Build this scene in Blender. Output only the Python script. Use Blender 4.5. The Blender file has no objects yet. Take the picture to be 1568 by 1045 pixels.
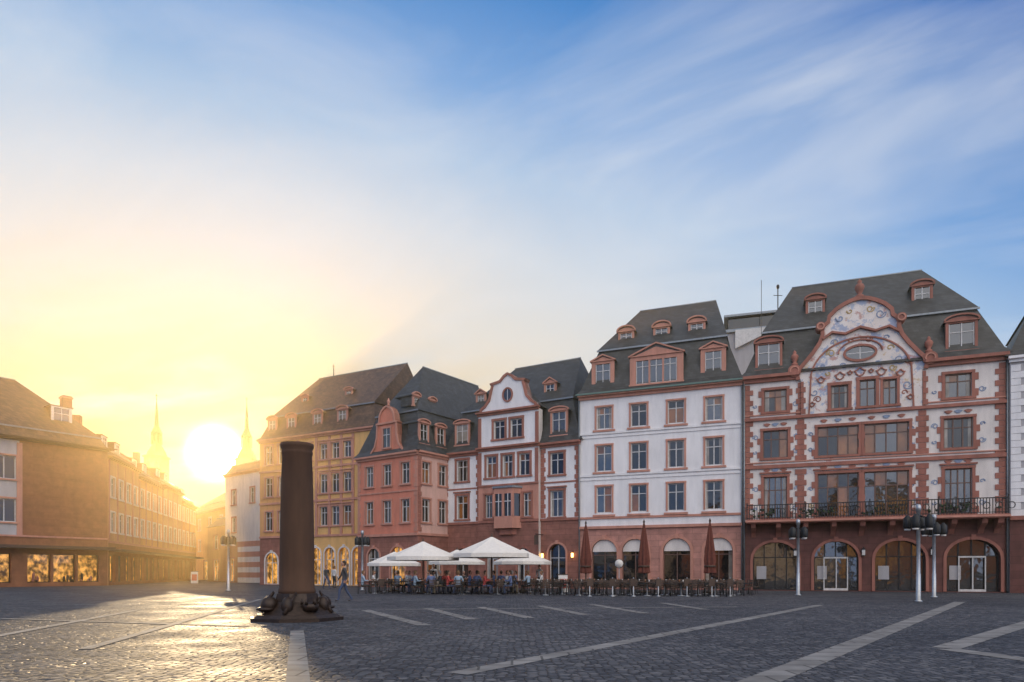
import bpy, bmesh, math, random
from mathutils import Vector, Matrix
F=1045.0; H=1.3; CX=784.0; HY=876.0
scene=bpy.context.scene
rnd=random.Random(7)
def lin(r,g,b):
    def c(v):
        v/=255.0
        return v/12.92 if v<=0.04045 else ((v+0.055)/1.055)**2.4
    return (c(r),c(g),c(b),1.0)
# ------------------------------------------------------------ materials
MATS={}
def newmat(name):
    m=bpy.data.materials.new(name); m.use_nodes=True
    nt=m.node_tree; b=nt.nodes['Principled BSDF']
    return m,nt,b
def N(nt,t,**kw):
    n=nt.nodes.new(t)
    for k,v in kw.items(): setattr(n,k,v)
    return n
def rgbmix(nt,fac,a,b,mode='MIX'):
    n=N(nt,'ShaderNodeMix',data_type='RGBA',blend_type=mode)
    for i,v in ((0,fac),(6,a),(7,b)):
        if hasattr(v,'links'): nt.links.new(v,n.inputs[i])
        else: n.inputs[i].default_value=v
    return n.outputs[2]
def coords(nt,wallmap=False):
    tc=N(nt,'ShaderNodeTexCoord')
    if not wallmap: return tc.outputs['Object']
    s=N(nt,'ShaderNodeSeparateXYZ'); nt.links.new(tc.outputs['Object'],s.inputs[0])
    a=N(nt,'ShaderNodeMath',operation='ADD'); nt.links.new(s.outputs[0],a.inputs[0]); nt.links.new(s.outputs[1],a.inputs[1])
    c=N(nt,'ShaderNodeCombineXYZ'); nt.links.new(a.outputs[0],c.inputs[0]); nt.links.new(s.outputs[2],c.inputs[1])
    return c.outputs[0]
def noise(nt,vec,scale,detail=3,rough=.6):
    n=N(nt,'ShaderNodeTexNoise'); n.inputs['Scale'].default_value=scale; n.inputs['Detail'].default_value=detail
    n.inputs['Roughness'].default_value=rough; nt.links.new(vec,n.inputs['Vector']); return n.outputs['Fac']
def ramp(nt,fac,stops):
    r=N(nt,'ShaderNodeValToRGB'); e=r.color_ramp.elements
    while len(e)<len(stops): e.new(0.5)
    for i,(p,c) in enumerate(stops): e[i].position=p; e[i].color=c if len(c)==4 else (*c,1)
    nt.links.new(fac,r.inputs[0]); return r.outputs[0]
def bump(nt,b,h,s=.3,d=.02):
    n=N(nt,'ShaderNodeBump'); n.inputs['Strength'].default_value=s; n.inputs['Distance'].default_value=d
    nt.links.new(h,n.inputs['Height']); nt.links.new(n.outputs[0],b.inputs['Normal'])
def dk(c,f): return (c[0]*f,c[1]*f,c[2]*f,1)
def plaster(name,col,var=.8,rough=.85):
    m,nt,b=newmat(name); v=coords(nt)
    mp=N(nt,'ShaderNodeMapping'); mp.inputs['Scale'].default_value=(1.4,1.4,.3); nt.links.new(v,mp.inputs[0])
    f=noise(nt,mp.outputs[0],1.2,5,.65); c=ramp(nt,f,[(.3,dk(col,var)),(.65,col)])
    nt.links.new(c,b.inputs['Base Color']); b.inputs['Roughness'].default_value=rough
    return m
def stone(name,col,bw=.7,bh=.35,mort=.012,var=.6,joint=.45,big=.65):
    m,nt,b=newmat(name); v=coords(nt,True)
    br=N(nt,'ShaderNodeTexBrick'); nt.links.new(v,br.inputs['Vector']); br.inputs['Scale'].default_value=1
    br.inputs['Brick Width'].default_value=bw; br.inputs['Row Height'].default_value=bh; br.inputs['Mortar Size'].default_value=mort
    br.inputs['Color1'].default_value=col; br.inputs['Color2'].default_value=dk(col,var); br.inputs['Mortar'].default_value=dk(col,joint)
    f=noise(nt,coords(nt),1.6,5); c=ramp(nt,f,[(.3,(big,big*.97,big*.93,1)),(.7,(1.12,1.1,1.06,1))])
    nt.links.new(rgbmix(nt,1.0,br.outputs['Color'],c,'MULTIPLY'),b.inputs['Base Color'])
    b.inputs['Roughness'].default_value=.8
    return m
def slate(name,col,bw=.34,bh=.2):
    m=stone(name,col,bw,bh,.008,.5,.3,.5); m.node_tree.nodes['Principled BSDF'].inputs['Roughness'].default_value=.52
    return m
def glass(name,col,ior=1.62,rough=.05,emit=None,es=0):
    m,nt,b=newmat(name); v=coords(nt)
    f=noise(nt,v,.9,2); c=ramp(nt,f,[(.35,dk(col,.5)),(.65,col)])
    nt.links.new(c,b.inputs['Base Color']); b.inputs['Roughness'].default_value=rough; b.inputs['IOR'].default_value=ior
    f2=noise(nt,v,1.3,2); bump(nt,b,f2,.15,.06)
    if emit:
        mp=N(nt,'ShaderNodeMapping'); mp.inputs['Scale'].default_value=(1.3,1.3,1.0); nt.links.new(v,mp.inputs[0])
        e=noise(nt,mp.outputs[0],1.7,4); ce=ramp(nt,e,[(.40,dk(emit,.05)),(.50,dk(emit,.4)),(.64,emit)])
        nt.links.new(ce,b.inputs['Emission Color']); b.inputs['Emission Strength'].default_value=es
        try: m.cycles.emission_sampling='NONE'
        except Exception: pass
    return m
def simple(name,col,rough=.6,metal=0,var=.75,sc=6):
    m,nt,b=newmat(name); v=coords(nt); f=noise(nt,v,sc,2)
    nt.links.new(ramp(nt,f,[(.3,dk(col,var)),(.7,col)]),b.inputs['Base Color'])
    b.inputs['Roughness'].default_value=rough; b.inputs['Metallic'].default_value=metal
    return m
M=MATS
M['white']=plaster('plaster_white',(.80,.77,.75,1),.82)
M['white5']=plaster('plaster_cream',(.74,.67,.61,1),.76)
M['yellow']=plaster('plaster_ochre_glow',(.74,.43,.16,1),.75)  # plaster colour warmed to carry some of the low-sun glow
M['yellow2']=plaster('plaster_orange',(.66,.34,.13,1),.75)
M['pink']=plaster('plaster_pink',(.64,.22,.14,1),.75)
M['pinklight']=plaster('plaster_rose',(.68,.42,.34,1),.8)
M['brown']=stone('red_brown_cladding',(.30,.12,.055,1),1.6,.6,.01,.85,.7)
M['tan']=plaster('plaster_tan',(.56,.30,.15,1),.75)
M['greyplaster']=plaster('plaster_grey',(.42,.40,.40,1),.8)
M['red']=plaster('sandstone_red',(.36,.14,.10,1),.6)
M['redlight']=plaster('sandstone_rose',(.54,.25,.18,1),.7)
M['redblock']=stone('sandstone_blocks',(.33,.135,.10,1),1.1,.42,.015,.75,.5)
M['roseblock']=stone('rose_sandstone_blocks',(.52,.25,.20,1),1.2,.45,.015,.8,.55)
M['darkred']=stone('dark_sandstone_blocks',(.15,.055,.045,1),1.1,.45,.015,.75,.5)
M['slate']=slate('slate_roof',(.058,.060,.060,1))
M['slatebrown']=slate('weathered_slate',(.09,.06,.04,1))
M['tile']=slate('clay_tile_roof',(.17,.09,.045,1),.3,.24)
M['zinc']=simple('zinc',(.25,.27,.28,1),.45,.5)
M['copper']=simple('copper_green',(.12,.2,.17,1),.6)
M['frame']=simple('window_frame_white',(.62,.59,.55,1),.5)
M['framedark']=simple('window_frame_brown',(.15,.075,.05,1),.5)
M['glass']=glass('window_glass',(.012,.013,.016,1))
M['glassb']=glass('window_glass_deep',(.03,.028,.028,1),1.95)
M['glassw']=glass('window_glass_glow_tint',(.30,.11,.025,1))  # orange put into the glass colour for sunset reflection and interior glow
M['curtain']=glass('window_glass_curtain',(.34,.30,.25,1),1.5)
M['shop']=glass('shop_glass_lit',(.04,.022,.012,1),1.6,.08,(1.0,.45,.09,1),1.15)
M['iron']=simple('wrought_iron',(.018,.02,.022,1),.5,.4)
M['steel']=simple('brushed_steel',(.42,.44,.46,1),.35,.7)
M['canvas']=simple('parasol_canvas_white',(.76,.71,.64,1),.9,0,.9)
M['canvasred']=simple('parasol_canvas_red',(.16,.045,.03,1),.9,0,.7)
M['bronze']=simple('bronze',(.045,.028,.02,1),.5,.4,.5,9)
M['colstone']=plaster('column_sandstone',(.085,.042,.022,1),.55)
M['wood']=simple('dark_wood',(.07,.04,.025,1),.6)
M['leaf']=simple('balcony_plants',(.05,.09,.03,1),.8,0,.4,20)
M['bluepaint']=simple('fresco_blue_grey',(.26,.32,.44,1),.85,0,.7,5)
M['ochrepaint']=simple('fresco_ochre',(.52,.36,.16,1),.85,0,.7,5)
M['lampglow']=simple('lantern_glass',(.8,.6,.3,1),.4)
_b=M['lampglow'].node_tree.nodes['Principled BSDF']; _b.inputs['Emission Color'].default_value=(1,.55,.15,1); _b.inputs['Emission Strength'].default_value=6
try: M['lampglow'].cycles.emission_sampling='NONE'
except Exception: pass
def mural(name,off=0.0):
    m,nt,b=newmat(name); v=coords(nt)
    base=ramp(nt,noise(nt,v,.8,4),[(.3,(.64,.56,.50,1)),(.7,(.77,.70,.64,1))])
    c=base
    for loc,sc,th,col in (((0,0,0),.9,.54,(.22,.30,.46,1)),((7,3,1),1.3,.59,(.55,.36,.15,1)),((17,9,4),1.5,.59,(.45,.20,.16,1)),((3,19,8),2.4,.58,(.30,.38,.50,1))):
        mp=N(nt,'ShaderNodeMapping'); mp.inputs['Location'].default_value=loc; nt.links.new(v,mp.inputs[0])
        f=ramp(nt,noise(nt,mp.outputs[0],sc,5,.65),[(th+off,(0,0,0,1)),(th+off+.06,(.75,.75,.75,1))]); c=rgbmix(nt,f,c,col)
    nt.links.new(c,b.inputs['Base Color']); b.inputs['Roughness'].default_value=.85
    return m
M['mural']=mural('painted_mural'); M['muralsoft']=mural('painted_plaster',.05)

# ------------------------------------------------------------ mesh builder
class Obj:
    def __init__(s,name,loc=(0,0,0),rot=0.0):
        s.name=name; s.loc=loc; s.rot=rot; s.parts={}; s.M=None
    def add(s,part,mat,vs,fs,smooth=False):
        key=(part,mat,smooth)
        V,Fc=s.parts.setdefault(key,([],[]))
        n=len(V)
        for v in vs:
            v=Vector(v)
            if s.M is not None: v=s.M@v
            V.append(tuple(v))
        for f in fs: Fc.append(tuple(i+n for i in f))
    def box(s,part,mat,x0,x1,y0,y1,z0,z1):
        s.add(part,mat,[(x0,y0,z0),(x1,y0,z0),(x1,y1,z0),(x0,y1,z0),(x0,y0,z1),(x1,y0,z1),(x1,y1,z1),(x0,y1,z1)],
          [(0,3,2,1),(4,5,6,7),(0,1,5,4),(1,2,6,5),(2,3,7,6),(3,0,4,7)])
    def prism(s,part,mat,pts,y0,y1):
        n=len(pts)
        vs=[(p[0],y0,p[1]) for p in pts]+[(p[0],y1,p[1]) for p in pts]
        fs=[tuple(range(n)),tuple(range(2*n-1,n-1,-1))]
        for i in range(n):
            j=(i+1)%n; fs.append((i,i+n,j+n,j))
        s.add(part,mat,vs,fs)
    def strip(s,part,mat,pts,w,y0,y1,closed=False):
        n=len(pts); inn=[]
        for i in range(n):
            a=Vector(pts[(i-1)%n] if (closed or i>0) else pts[i]); b=Vector(pts[(i+1)%n] if (closed or i<n-1) else pts[i])
            d=(b-a).normalized(); nn=Vector((d.y,-d.x)); inn.append((pts[i][0]+nn.x*w,pts[i][1]+nn.y*w))
        vs=[];fs=[]
        for i in range(n):
            o=pts[i];q=inn[i]; vs+=[(o[0],y0,o[1]),(q[0],y0,q[1]),(q[0],y1,q[1]),(o[0],y1,o[1])]
        for i in range(n if closed else n-1):
            a=4*i;b=4*((i+1)%n)
            for k in range(4):
                l=(k+1)%4; fs.append((a+k,a+l,b+l,b+k))
        if not closed: fs+=[(0,1,2,3),(4*n-1,4*n-2,4*n-3,4*n-4)]
        s.add(part,mat,vs,fs)
    def scroll(s,mat,x,z,r,sx,y,w=.07,sz=1):
        # S-curved acanthus scroll: spiral plus tail
        pts=[]
        for k in range(16):
            t=k/15*2.6*math.pi/2*1.6; rr=r*(.25+.75*k/15); pts.append((x+sx*rr*math.cos(t),z+sz*rr*math.sin(t)))
        lx,lz=pts[-1]
        for k in range(1,6): pts.append((lx-sx*r*.35*k/5*(1+k*.2),lz-sz*r*.9*k/5))
        s.strip('painted_scrollwork',mat,pts,w,y-.022,y+.004)
    def lathe(s,part,mat,prof,cx=0,cy=0,seg=16,smooth=True):
        vs=[];fs=[]
        for r,z in prof:
            for k in range(seg):
                a=2*math.pi*(k+.5)/seg; vs.append((cx+r*math.cos(a),cy+r*math.sin(a),z))
        for i in range(len(prof)-1):
            for k in range(seg):
                l=(k+1)%seg; fs.append((i*seg+k,i*seg+l,(i+1)*seg+l,(i+1)*seg+k))
        fs.append(tuple(range(seg-1,-1,-1))); fs.append(tuple((len(prof)-1)*seg+k for k in range(seg)))
        s.add(part,mat,vs,fs,smooth)
    def tube(s,part,mat,a,b,r0,r1=None,seg=8):
        r1=r0 if r1 is None else r1
        a=Vector(a);b=Vector(b);d=(b-a).normalized(); up=Vector((0,0,1)) if abs(d.z)<.9 else Vector((1,0,0))
        u=d.cross(up).normalized(); w=d.cross(u); vs=[]
        for c,r in ((a,r0),(b,r1)):
            for k in range(seg):
                t=2*math.pi*k/seg; vs.append(tuple(c+u*r*math.cos(t)+w*r*math.sin(t)))
        fs=[(k,(k+1)%seg,seg+(k+1)%seg,seg+k) for k in range(seg)]+[tuple(range(seg)),tuple(range(2*seg-1,seg-1,-1))]
        s.add(part,mat,vs,fs,True)
    def ellipsoid(s,part,mat,c,r,seg=12,rings=8):
        vs=[];fs=[]
        for i in range(rings+1):
            t=math.pi*i/rings
            for k in range(seg):
                a=2*math.pi*k/seg
                rr=max(math.sin(t),1e-3)
                vs.append((c[0]+r[0]*rr*math.cos(a),c[1]+r[1]*rr*math.sin(a),c[2]-r[2]*math.cos(t)))
        for i in range(rings):
            for k in range(seg):
                l=(k+1)%seg; fs.append((i*seg+k,i*seg+l,(i+1)*seg+l,(i+1)*seg+k))
        s.add(part,mat,vs,fs,True)
    def wall(s,mat,x0,x1,z0,z1,ops,y=0.0,rev=.24,part='walls',revmat=None):
        revmat=revmat or mat
        xs=sorted(set([x0,x1]+[o[0] for o in ops]+[o[1] for o in ops])); zs=sorted(set([z0,z1]+[o[2] for o in ops]+[o[3] for o in ops]))
        vs=[];fs=[]
        for i in range(len(xs)-1):
            for j in range(len(zs)-1):
                cx=(xs[i]+xs[i+1])/2; cz=(zs[j]+zs[j+1])/2
                if any(o[0]<cx<o[1] and o[2]<cz<o[3] for o in ops): continue
                n=len(vs); vs+=[(xs[i],y,zs[j]),(xs[i+1],y,zs[j]),(xs[i+1],y,zs[j+1]),(xs[i],y,zs[j+1])]; fs.append((n,n+1,n+2,n+3))
        s.add(part,mat,vs,fs)
        for o in ops:
            a,b,c,d=o[:4]; r=o[4] if len(o)>4 else 0
            pts=[(a,c),(a,d-r)]
            if r>0:
                arc=[]; K=10
                for k in range(K+1):
                    t=math.pi*(1-k/K); arc.append(((a+b)/2+(b-a)/2*math.cos(t),d-r+r*math.sin(t)))
                L=arc[:K//2+1]; R=arc[K//2:]
                s.add(part,mat,[(a,y,d)]+[(p[0],y,p[1]) for p in L],[(tuple(range(len(L)+1)))])
                s.add(part,mat,[(b,y,d)]+[(p[0],y,p[1]) for p in R],[(tuple(range(len(R)+1)))])
                pts+=arc[1:-1]
            pts+=[(b,d-r),(b,c)]
            vs=[];fs=[]
            for p in pts: vs+=[(p[0],y,p[1]),(p[0],y+rev,p[1])]
            m=len(pts)
            for i in range(m):
                j=(i+1)%m; fs.append((2*i,2*j,2*j+1,2*i+1))
            s.add(part,revmat,vs,fs)
    def window(s,x,w,z0,z1,y=0,trim='red',arch=0,tw=.15,mull=1,trans=1,g=None,frame='frame',sill=True,ears=0,gy=.17,hood=False,warm=.16):
        a=x-w/2;b=x+w/2; fy0=y+gy-.06; fy1=y+gy
        r=rnd.random()
        npn=mull+1
        base='glassb' if rnd.random()<.3 else 'glass'
        for i in range(npn):
            p=a+i*w/npn-(.02 if i==0 else 0); q=a+(i+1)*w/npn+(.02 if i==npn-1 else 0)
            for (u0,u1) in (((z0-.02),z0+(z1-z0)*.68),(z0+(z1-z0)*.68,z1+.02)):
                gg=g or ('glassw' if rnd.random()<warm else base)
                t=rnd.uniform(-.010,.010)
                s.add('window_glass',gg,[(p,y+gy+t,u0),(q,y+gy-t,u0),(q,y+gy-t*.5,u1),(p,y+gy+t*1.2,u1)],[(0,1,2,3)])
        if r>.45 and (g in('glass','glassw') or g is None) and w<2.2:
            cw=w*rnd.uniform(.12,.26)
            for p,q in ((a,a+cw),(b-cw,b)):
                s.add('curtains','curtain',[(p,y+gy-.022,z0),(q,y+gy-.022,z0),(q,y+gy-.022,z1),(p,y+gy-.022,z1)],[(0,1,2,3)])
        ft=.07
        s.box('window_frames',frame,a,a+ft,fy0,fy1+.005,z0,z1); s.box('window_frames',frame,b-ft,b,fy0,fy1+.005,z0,z1)
        s.box('window_frames',frame,a+ft,b-ft,fy0+.004,fy1,z0,z0+ft); 
        if not arch: s.box('window_frames',frame,a+ft,b-ft,fy0+.004,fy1,z1-ft,z1)
        for i in range(mull):
            c=a+(i+1)*w/(mull+1); s.box('window_frames',frame,c-.035,c+.035,fy0-.004,fy1+.015,z0+ft,z1-(0 if arch else ft))
        for i in range(trans):
            zz=z0+(z1-z0)*(.68 if trans==1 else (i+1)/(trans+1)); s.box('window_frames',frame,a+ft,b-ft,fy0+.012,fy1+.012,zz-.03,zz+.03)
        if trim:
            p=y-.06; q=y+.02
            if arch:
                K=12; pts=[(a-tw,z0)]
                for k in range(K+1):
                    t=math.pi*(1-k/K); pts.append((x+(w/2+tw)*math.cos(t),z1-arch+(arch+tw)*math.sin(t)))
                pts.append((b+tw,z0)); s.strip('window_trim',trim,pts,tw,p,q)
                s.box('window_trim',trim,x-.13,x+.13,p-.05,q,z1-.03,z1+tw+.12)
            else:
                s.box('window_trim',trim,a-tw,a,p,q,z0,z1); s.box('window_trim',trim,b,b+tw,p,q,z0,z1)
                s.box('window_trim',trim,a-tw-.02,b+tw+.02,p-.015,q,z1,z1+tw)
                if hood: s.box('window_trim',trim,a-tw-.1,b+tw+.1,p-.1,q,z1+tw+.06,z1+tw+.16)
                if ears:
                    nb=max(2,int((z1-z0)/.42)); hh=(z1-z0)/nb
                    for i in range(nb):
                        if i%2==0:
                            s.box('window_trim',trim,a-tw-ears,a-tw,p+.02,q,z0+i*hh+.03,z0+(i+1)*hh-.03)
                            s.box('window_trim',trim,b+tw,b+tw+ears,p+.02,q,z0+i*hh+.03,z0+(i+1)*hh-.03)
            if sill: s.box('window_trim',trim,a-tw-.06,b+tw+.06,p-.08,q,z0-.14,z0)
    def facade(s,mat,x0,x1,z0,z1,wins,y=0,**kw):
        ops=[]
        for w in wins:
            d=dict(w); x=d.pop('x'); ww=d.pop('w'); a=d.pop('z0'); b=d.pop('z1')
            ops.append((x-ww/2,x+ww/2,a,b,d.get('arch',0)))
        s.wall(mat,x0,x1,z0,z1,ops,y,**kw)
        for w in wins:
            d=dict(w); s.window(d.pop('x'),d.pop('w'),d.pop('z0'),d.pop('z1'),y=y,**d)
    def quoins(s,mat,x,z0,z1,w1=.45,w2=.28,side=1,y=0,h=.36):
        n=max(1,int(round((z1-z0)/h))); hh=(z1-z0)/n
        for i in range(n):
            w=w1 if i%2==0 else w2
            a,b=(x,x+w) if side>0 else (x-w,x)
            s.box('quoins',mat,a,b,y-.05,y+.01,z0+i*hh+.012,z0+(i+1)*hh-.012)
    def mansard(s,mat,x0,x1,y0,y1,ze,ins,zb,zr,hl,hr,yr=None,alongy=False,ov=.3,mat2=None,trim='zinc'):
        mat2=mat2 or mat
        a=[(x0-ov,y0-ov,ze),(x1+ov,y0-ov,ze),(x1+ov,y1+ov,ze),(x0-ov,y1+ov,ze)]
        zk=ze+(zb-ze)*.12
        m_=[(x0+.05,y0+.05,zk),(x1-.05,y0+.05,zk),(x1-.05,y1-.05,zk),(x0+.05,y1-.05,zk)]
        b=[(x0+ins,y0+ins,zb),(x1-ins,y0+ins,zb),(x1-ins,y1-ins,zb),(x0+ins,y1-ins,zb)]
        vs=a+m_+b; fs=[(i,(i+1)%4,4+(i+1)%4,4+i) for i in range(4)]+[(4+i,4+(i+1)%4,8+(i+1)%4,8+i) for i in range(4)]
        s.add('roof',mat,vs,fs)
        e=.12
        c=[(x0+ins-e,y0+ins-e,zb+.02),(x1-ins+e,y0+ins-e,zb+.02),(x1-ins+e,y1-ins+e,zb+.02),(x0+ins-e,y1-ins+e,zb+.02)]
        if alongy: xr=(x0+x1)/2 if yr is None else yr; r=[(xr,y0+hl,zr),(xr,y1-hr,zr)]; f2=[(0,1,4),(1,2,5,4),(2,3,5),(3,0,4,5)]
        else: yr=(y0+y1)/2 if yr is None else yr; r=[(x0+hl,yr,zr),(x1-hr,yr,zr)]; f2=[(0,1,5,4),(1,2,5),(2,3,4,5),(3,0,4)]
        s.add('roof_upper',mat2,c+r,f2+[(3,2,1,0)])
        s.box('roof_trim',trim,x0+ins-e-.03,x1-ins+e+.03,y0+ins-e-.06,y0+ins-e+.04,zb-.09,zb+.03)
        s.tube('roof_trim',trim,r[0],r[1],.07)
    def dormer(s,x,w,z0,z1,yf,yb,style='seg',trim='red',cheek='slate',nw=1,tw=.16,glassm='glassb',rise=.35,frame='frame'):
        a=x-w/2;b=x+w/2
        s.box('dormer_cheeks',cheek,a+.03,a+.09,yf+.05,yb,z0,z1); s.box('dormer_cheeks',cheek,b-.09,b-.03,yf+.05,yb,z0,z1)
        s.box('dormer_trim',trim,a,a+tw,yf,yf+.16,z0,z1); s.box('dormer_trim',trim,b-tw,b,yf,yf+.16,z0,z1)
        s.box('dormer_trim',trim,a-.06,b+.06,yf-.08,yf+.17,z0-.12,z0)
        s.box('dormer_trim',trim,a+tw,b-tw,yf+.003,yf+.15,z1-tw*.7,z1)
        ww=(w-2*tw)/nw
        for i in range(nw):
            p=a+tw+i*ww; q=p+ww
            if i>0: s.box('dormer_trim',trim,p-.06,p+.06,yf-.01,yf+.12,z0,z1-tw*.7)
            s.add('window_glass',glassm,[(p,yf+.1,z0),(q,yf+.1,z0),(q,yf+.1,z1),(p,yf+.1,z1)],[(0,1,2,3)])
            c=(p+q)/2; s.box('window_frames',frame,c-.03,c+.03,yf+.04,yf+.095,z0,z1-tw*.7)
            for pp in (p+.02,q-.07): s.box('window_frames',frame,pp,pp+.05,yf+.045,yf+.09,z0+.05,z1-tw*.7)
            s.box('window_frames',frame,p,q,yf+.05,yf+.088,z0,z0+.06); s.box('window_frames',frame,p+.02,q-.02,yf+.052,yf+.092,z0+(z1-z0)*.62,z0+(z1-z0)*.62+.05)
        o=.12
        if style=='seg': pts=[(x+(w/2+o)*math.cos(math.pi*(1-k/10)),z1+rise*math.sin(math.pi*(1-k/10))) for k in range(11)]
        elif style=='tri': pts=[(a-o,z1),(x,z1+rise),(b+o,z1)]
        else: pts=[(a-o,z1),(a-o,z1+.1),(b+o,z1+.1),(b+o,z1)]
        s.prism('dormer_roof',cheek,[(p[0],p[1]+.0) for p in pts],yf+.0,yb+.6)
        if style!='flat':
            s.strip('dormer_trim',trim,[(p[0],p[1]+.07) for p in pts],.1,yf-.14,yf+.1)
            s.box('dormer_trim',trim,a-o,b+o,yf-.1,yf-.003,z1-.02,z1+.06)
            inner=[(x+(p[0]-x)*.86,z1+(p[1]-z1)*.72) for p in pts]
            s.prism('dormer_trim',trim,inner,yf-.02,yf+.0)
    def finish(s,single=False,mesh_only=False):
        if single or mesh_only:
            me=bpy.data.meshes.new(s.name); V=[];Fs=[];mi=[];sm=[];ms=[]
            for (p,m,smo),(v,f) in s.parts.items():
                if m not in ms: ms.append(m)
                n=len(V); V+=v
                for ff in f: Fs.append(tuple(i+n for i in ff)); mi.append(ms.index(m)); sm.append(smo)
            me.from_pydata(V,[],Fs)
            for m in ms: me.materials.append(MATS[m])
            me.polygons.foreach_set('material_index',mi); me.polygons.foreach_set('use_smooth',sm); fixn(me)
            if mesh_only: return me
            ob=bpy.data.objects.new(s.name,me); ob.location=s.loc; ob.rotation_euler=(0,0,s.rot); scene.collection.objects.link(ob); return ob
        e=bpy.data.objects.new(s.name,None); e.location=s.loc; e.rotation_euler=(0,0,s.rot); scene.collection.objects.link(e)
        for (p,m,smo),(v,f) in s.parts.items():
            me=bpy.data.meshes.new(p); me.from_pydata(v,[],f); me.materials.append(MATS[m])
            if smo: me.polygons.foreach_set('use_smooth',[True]*len(me.polygons))
            fixn(me)
            ob=bpy.data.objects.new(p,me); ob.parent=e; scene.collection.objects.link(ob)
        return e
def fixn(me):
    bm=bmesh.new(); bm.from_mesh(me); bmesh.ops.recalc_face_normals(bm,faces=bm.faces); bm.to_mesh(me); bm.free()

def plan(px,Y): return Vector(((px-CX)/F*Y,Y))
class Fac:
    def __init__(s,p0,p1):
        s.p=p0; d=p1-p0; s.W=d.length; s.u=d.normalized(); s.n=Vector((-s.u.y,s.u.x)); s.rot=math.atan2(d.y,d.x)
        s.loc=(p0.x,p0.y,0)
    def at(s,px,py=HY,d=0):
        m=(px-CX)/F; q=s.p+s.n*d
        a,b,c,dd=s.u.x,-m,s.u.y,-1.0
        D=a*dd-b*c; x=((-q.x)*dd-b*(-q.y))/D; t=(a*(-q.y)-c*(-q.x))/D
        return x,H+(HY-py)*t/F
    def X(s,px,d=0): return s.at(px,HY,d)[0]
def G(px,py):
    Y=F*H/(py-HY); return Vector(((px-CX)/F*Y,Y))

def sidewalls(o,W,D,z1,mat,z0=0,wr=None,wl=None):
    o.M=Matrix.Translation((W,0,0))@Matrix.Rotation(math.pi/2,4,'Z'); o.facade(mat,0,D,z0,z1,wr or []); 
    o.M=Matrix.Rotation(-math.pi/2,4,'Z')@Matrix.Translation((-D,0,0)); o.facade(mat,0,D,z0,z1,wl or []); o.M=None
    o.add('walls',mat,[(0,D,z0),(W,D,z0),(W,D,z1),(0,D,z1)],[(0,1,2,3)])
def cornice(o,mat,x0,x1,z,y=0,h=.35,out=.35,part='cornice'):
    o.box(part,mat,x0-.05,x1+.05,y-out*.45,y+.03,z-h,z-h*.45); o.box(part,mat,x0-.1,x1+.1,y-out,y+.04,z-h*.45,z)
def band(o,mat,x0,x1,z,h=.2,out=.09,y=0): o.box('string_course',mat,x0,x1,y-out,y+.02,z-h/2,z+h/2)
def urn(o,x,y,z,s=1,mat='red'):
    o.lathe('urn',mat,[(.22*s,z),(.22*s,z+.15*s),(.1*s,z+.22*s),(.2*s,z+.4*s),(.27*s,z+.62*s),(.2*s,z+.78*s),(.1*s,z+.84*s),(.13*s,z+.95*s),(.02*s,z+1.1*s)],x,y,12)

# ============================================================ B4 white town house
f4=Fac(plan(888,52.3),plan(1136,47.9)); o=Obj('white_town_house',f4.loc,f4.rot); W=f4.W
cols=[f4.X(p) for p in (925,978,1035,1093)]
ws=[]
for c in cols:
    for a,b in ((5.75,7.75),(8.9,10.85),(12.1,13.75)): ws.append(dict(x=c,w=1.18,z0=a,z1=b,trim='redlight',tw=.13,frame='frame',trans=1,sill=False))
o.facade('white',0,W,4.75,14.4,ws)
for z in (5.5,8.72,11.9):
    o.box('string_course','redlight' if z==5.5 else 'white',0,W,-.1,.02,z-.2,z-.04)
    for c in cols: o.box('window_trim','redlight',c-.85,c+.85,-.16,.02,z-.03,z+.12)
for z in (8.3,11.5): band(o,'white',0,W,z,.12,.06)
ar=[f4.X(p) for p in (925,972,1036,1100)]
o.facade('roseblock',0,W,0,4.55,[dict(x=c,w=1.95,z0=.05,z1=3.75,arch=.95,trim='redlight',tw=.2,mull=1,trans=1,g='glass',frame='framedark',sill=False,gy=.35) for i,c in enumerate(ar)],rev=.4)
for c in ar:
    K=10; o.prism('arch_blinds','white5',[(c+.93*math.cos(math.pi*(1-k/K)),2.82+.9*math.sin(math.pi*(1-k/K))) for k in range(K+1)],.12,.16)
band(o,'redlight',-.02,W+.02,4.65,.2,.18)
cornice(o,'redlight',0,W,14.75,h=.36,out=.4)
o.box('gutter','copper',-.2,W+.1,-.52,-.405,14.68,14.8)
sidewalls(o,W,10,14.4,'white')
o.mansard('slate',0,W,0,10,14.76,1.2,18.4,22.5,3.6,2.2,yr=5)
o.dormer(f4.X(923,.2),1.75,15.3,17.3,.2,1.6,'tri','redlight',rise=.45,tw=.3)
o.dormer(f4.X(1005,.1),3.9,15.2,17.25,.0,1.6,'tri','redlight',nw=3,rise=.85,tw=.45)
o.dormer(f4.X(1092,.2),1.75,15.3,17.3,.2,1.6,'tri','redlight',rise=.45,tw=.3)
for p in (959,1013,1067):
    o.dormer(f4.X(p,2.1),1.25,18.95,19.95,2.0,4.2,'seg','redlight',rise=.42)
for xx in (-.02,W+.0): o.tube('drainpipe','zinc',(xx,-.12,0.1),(xx,-.12,14.6),.06)
o.finish()

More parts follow.
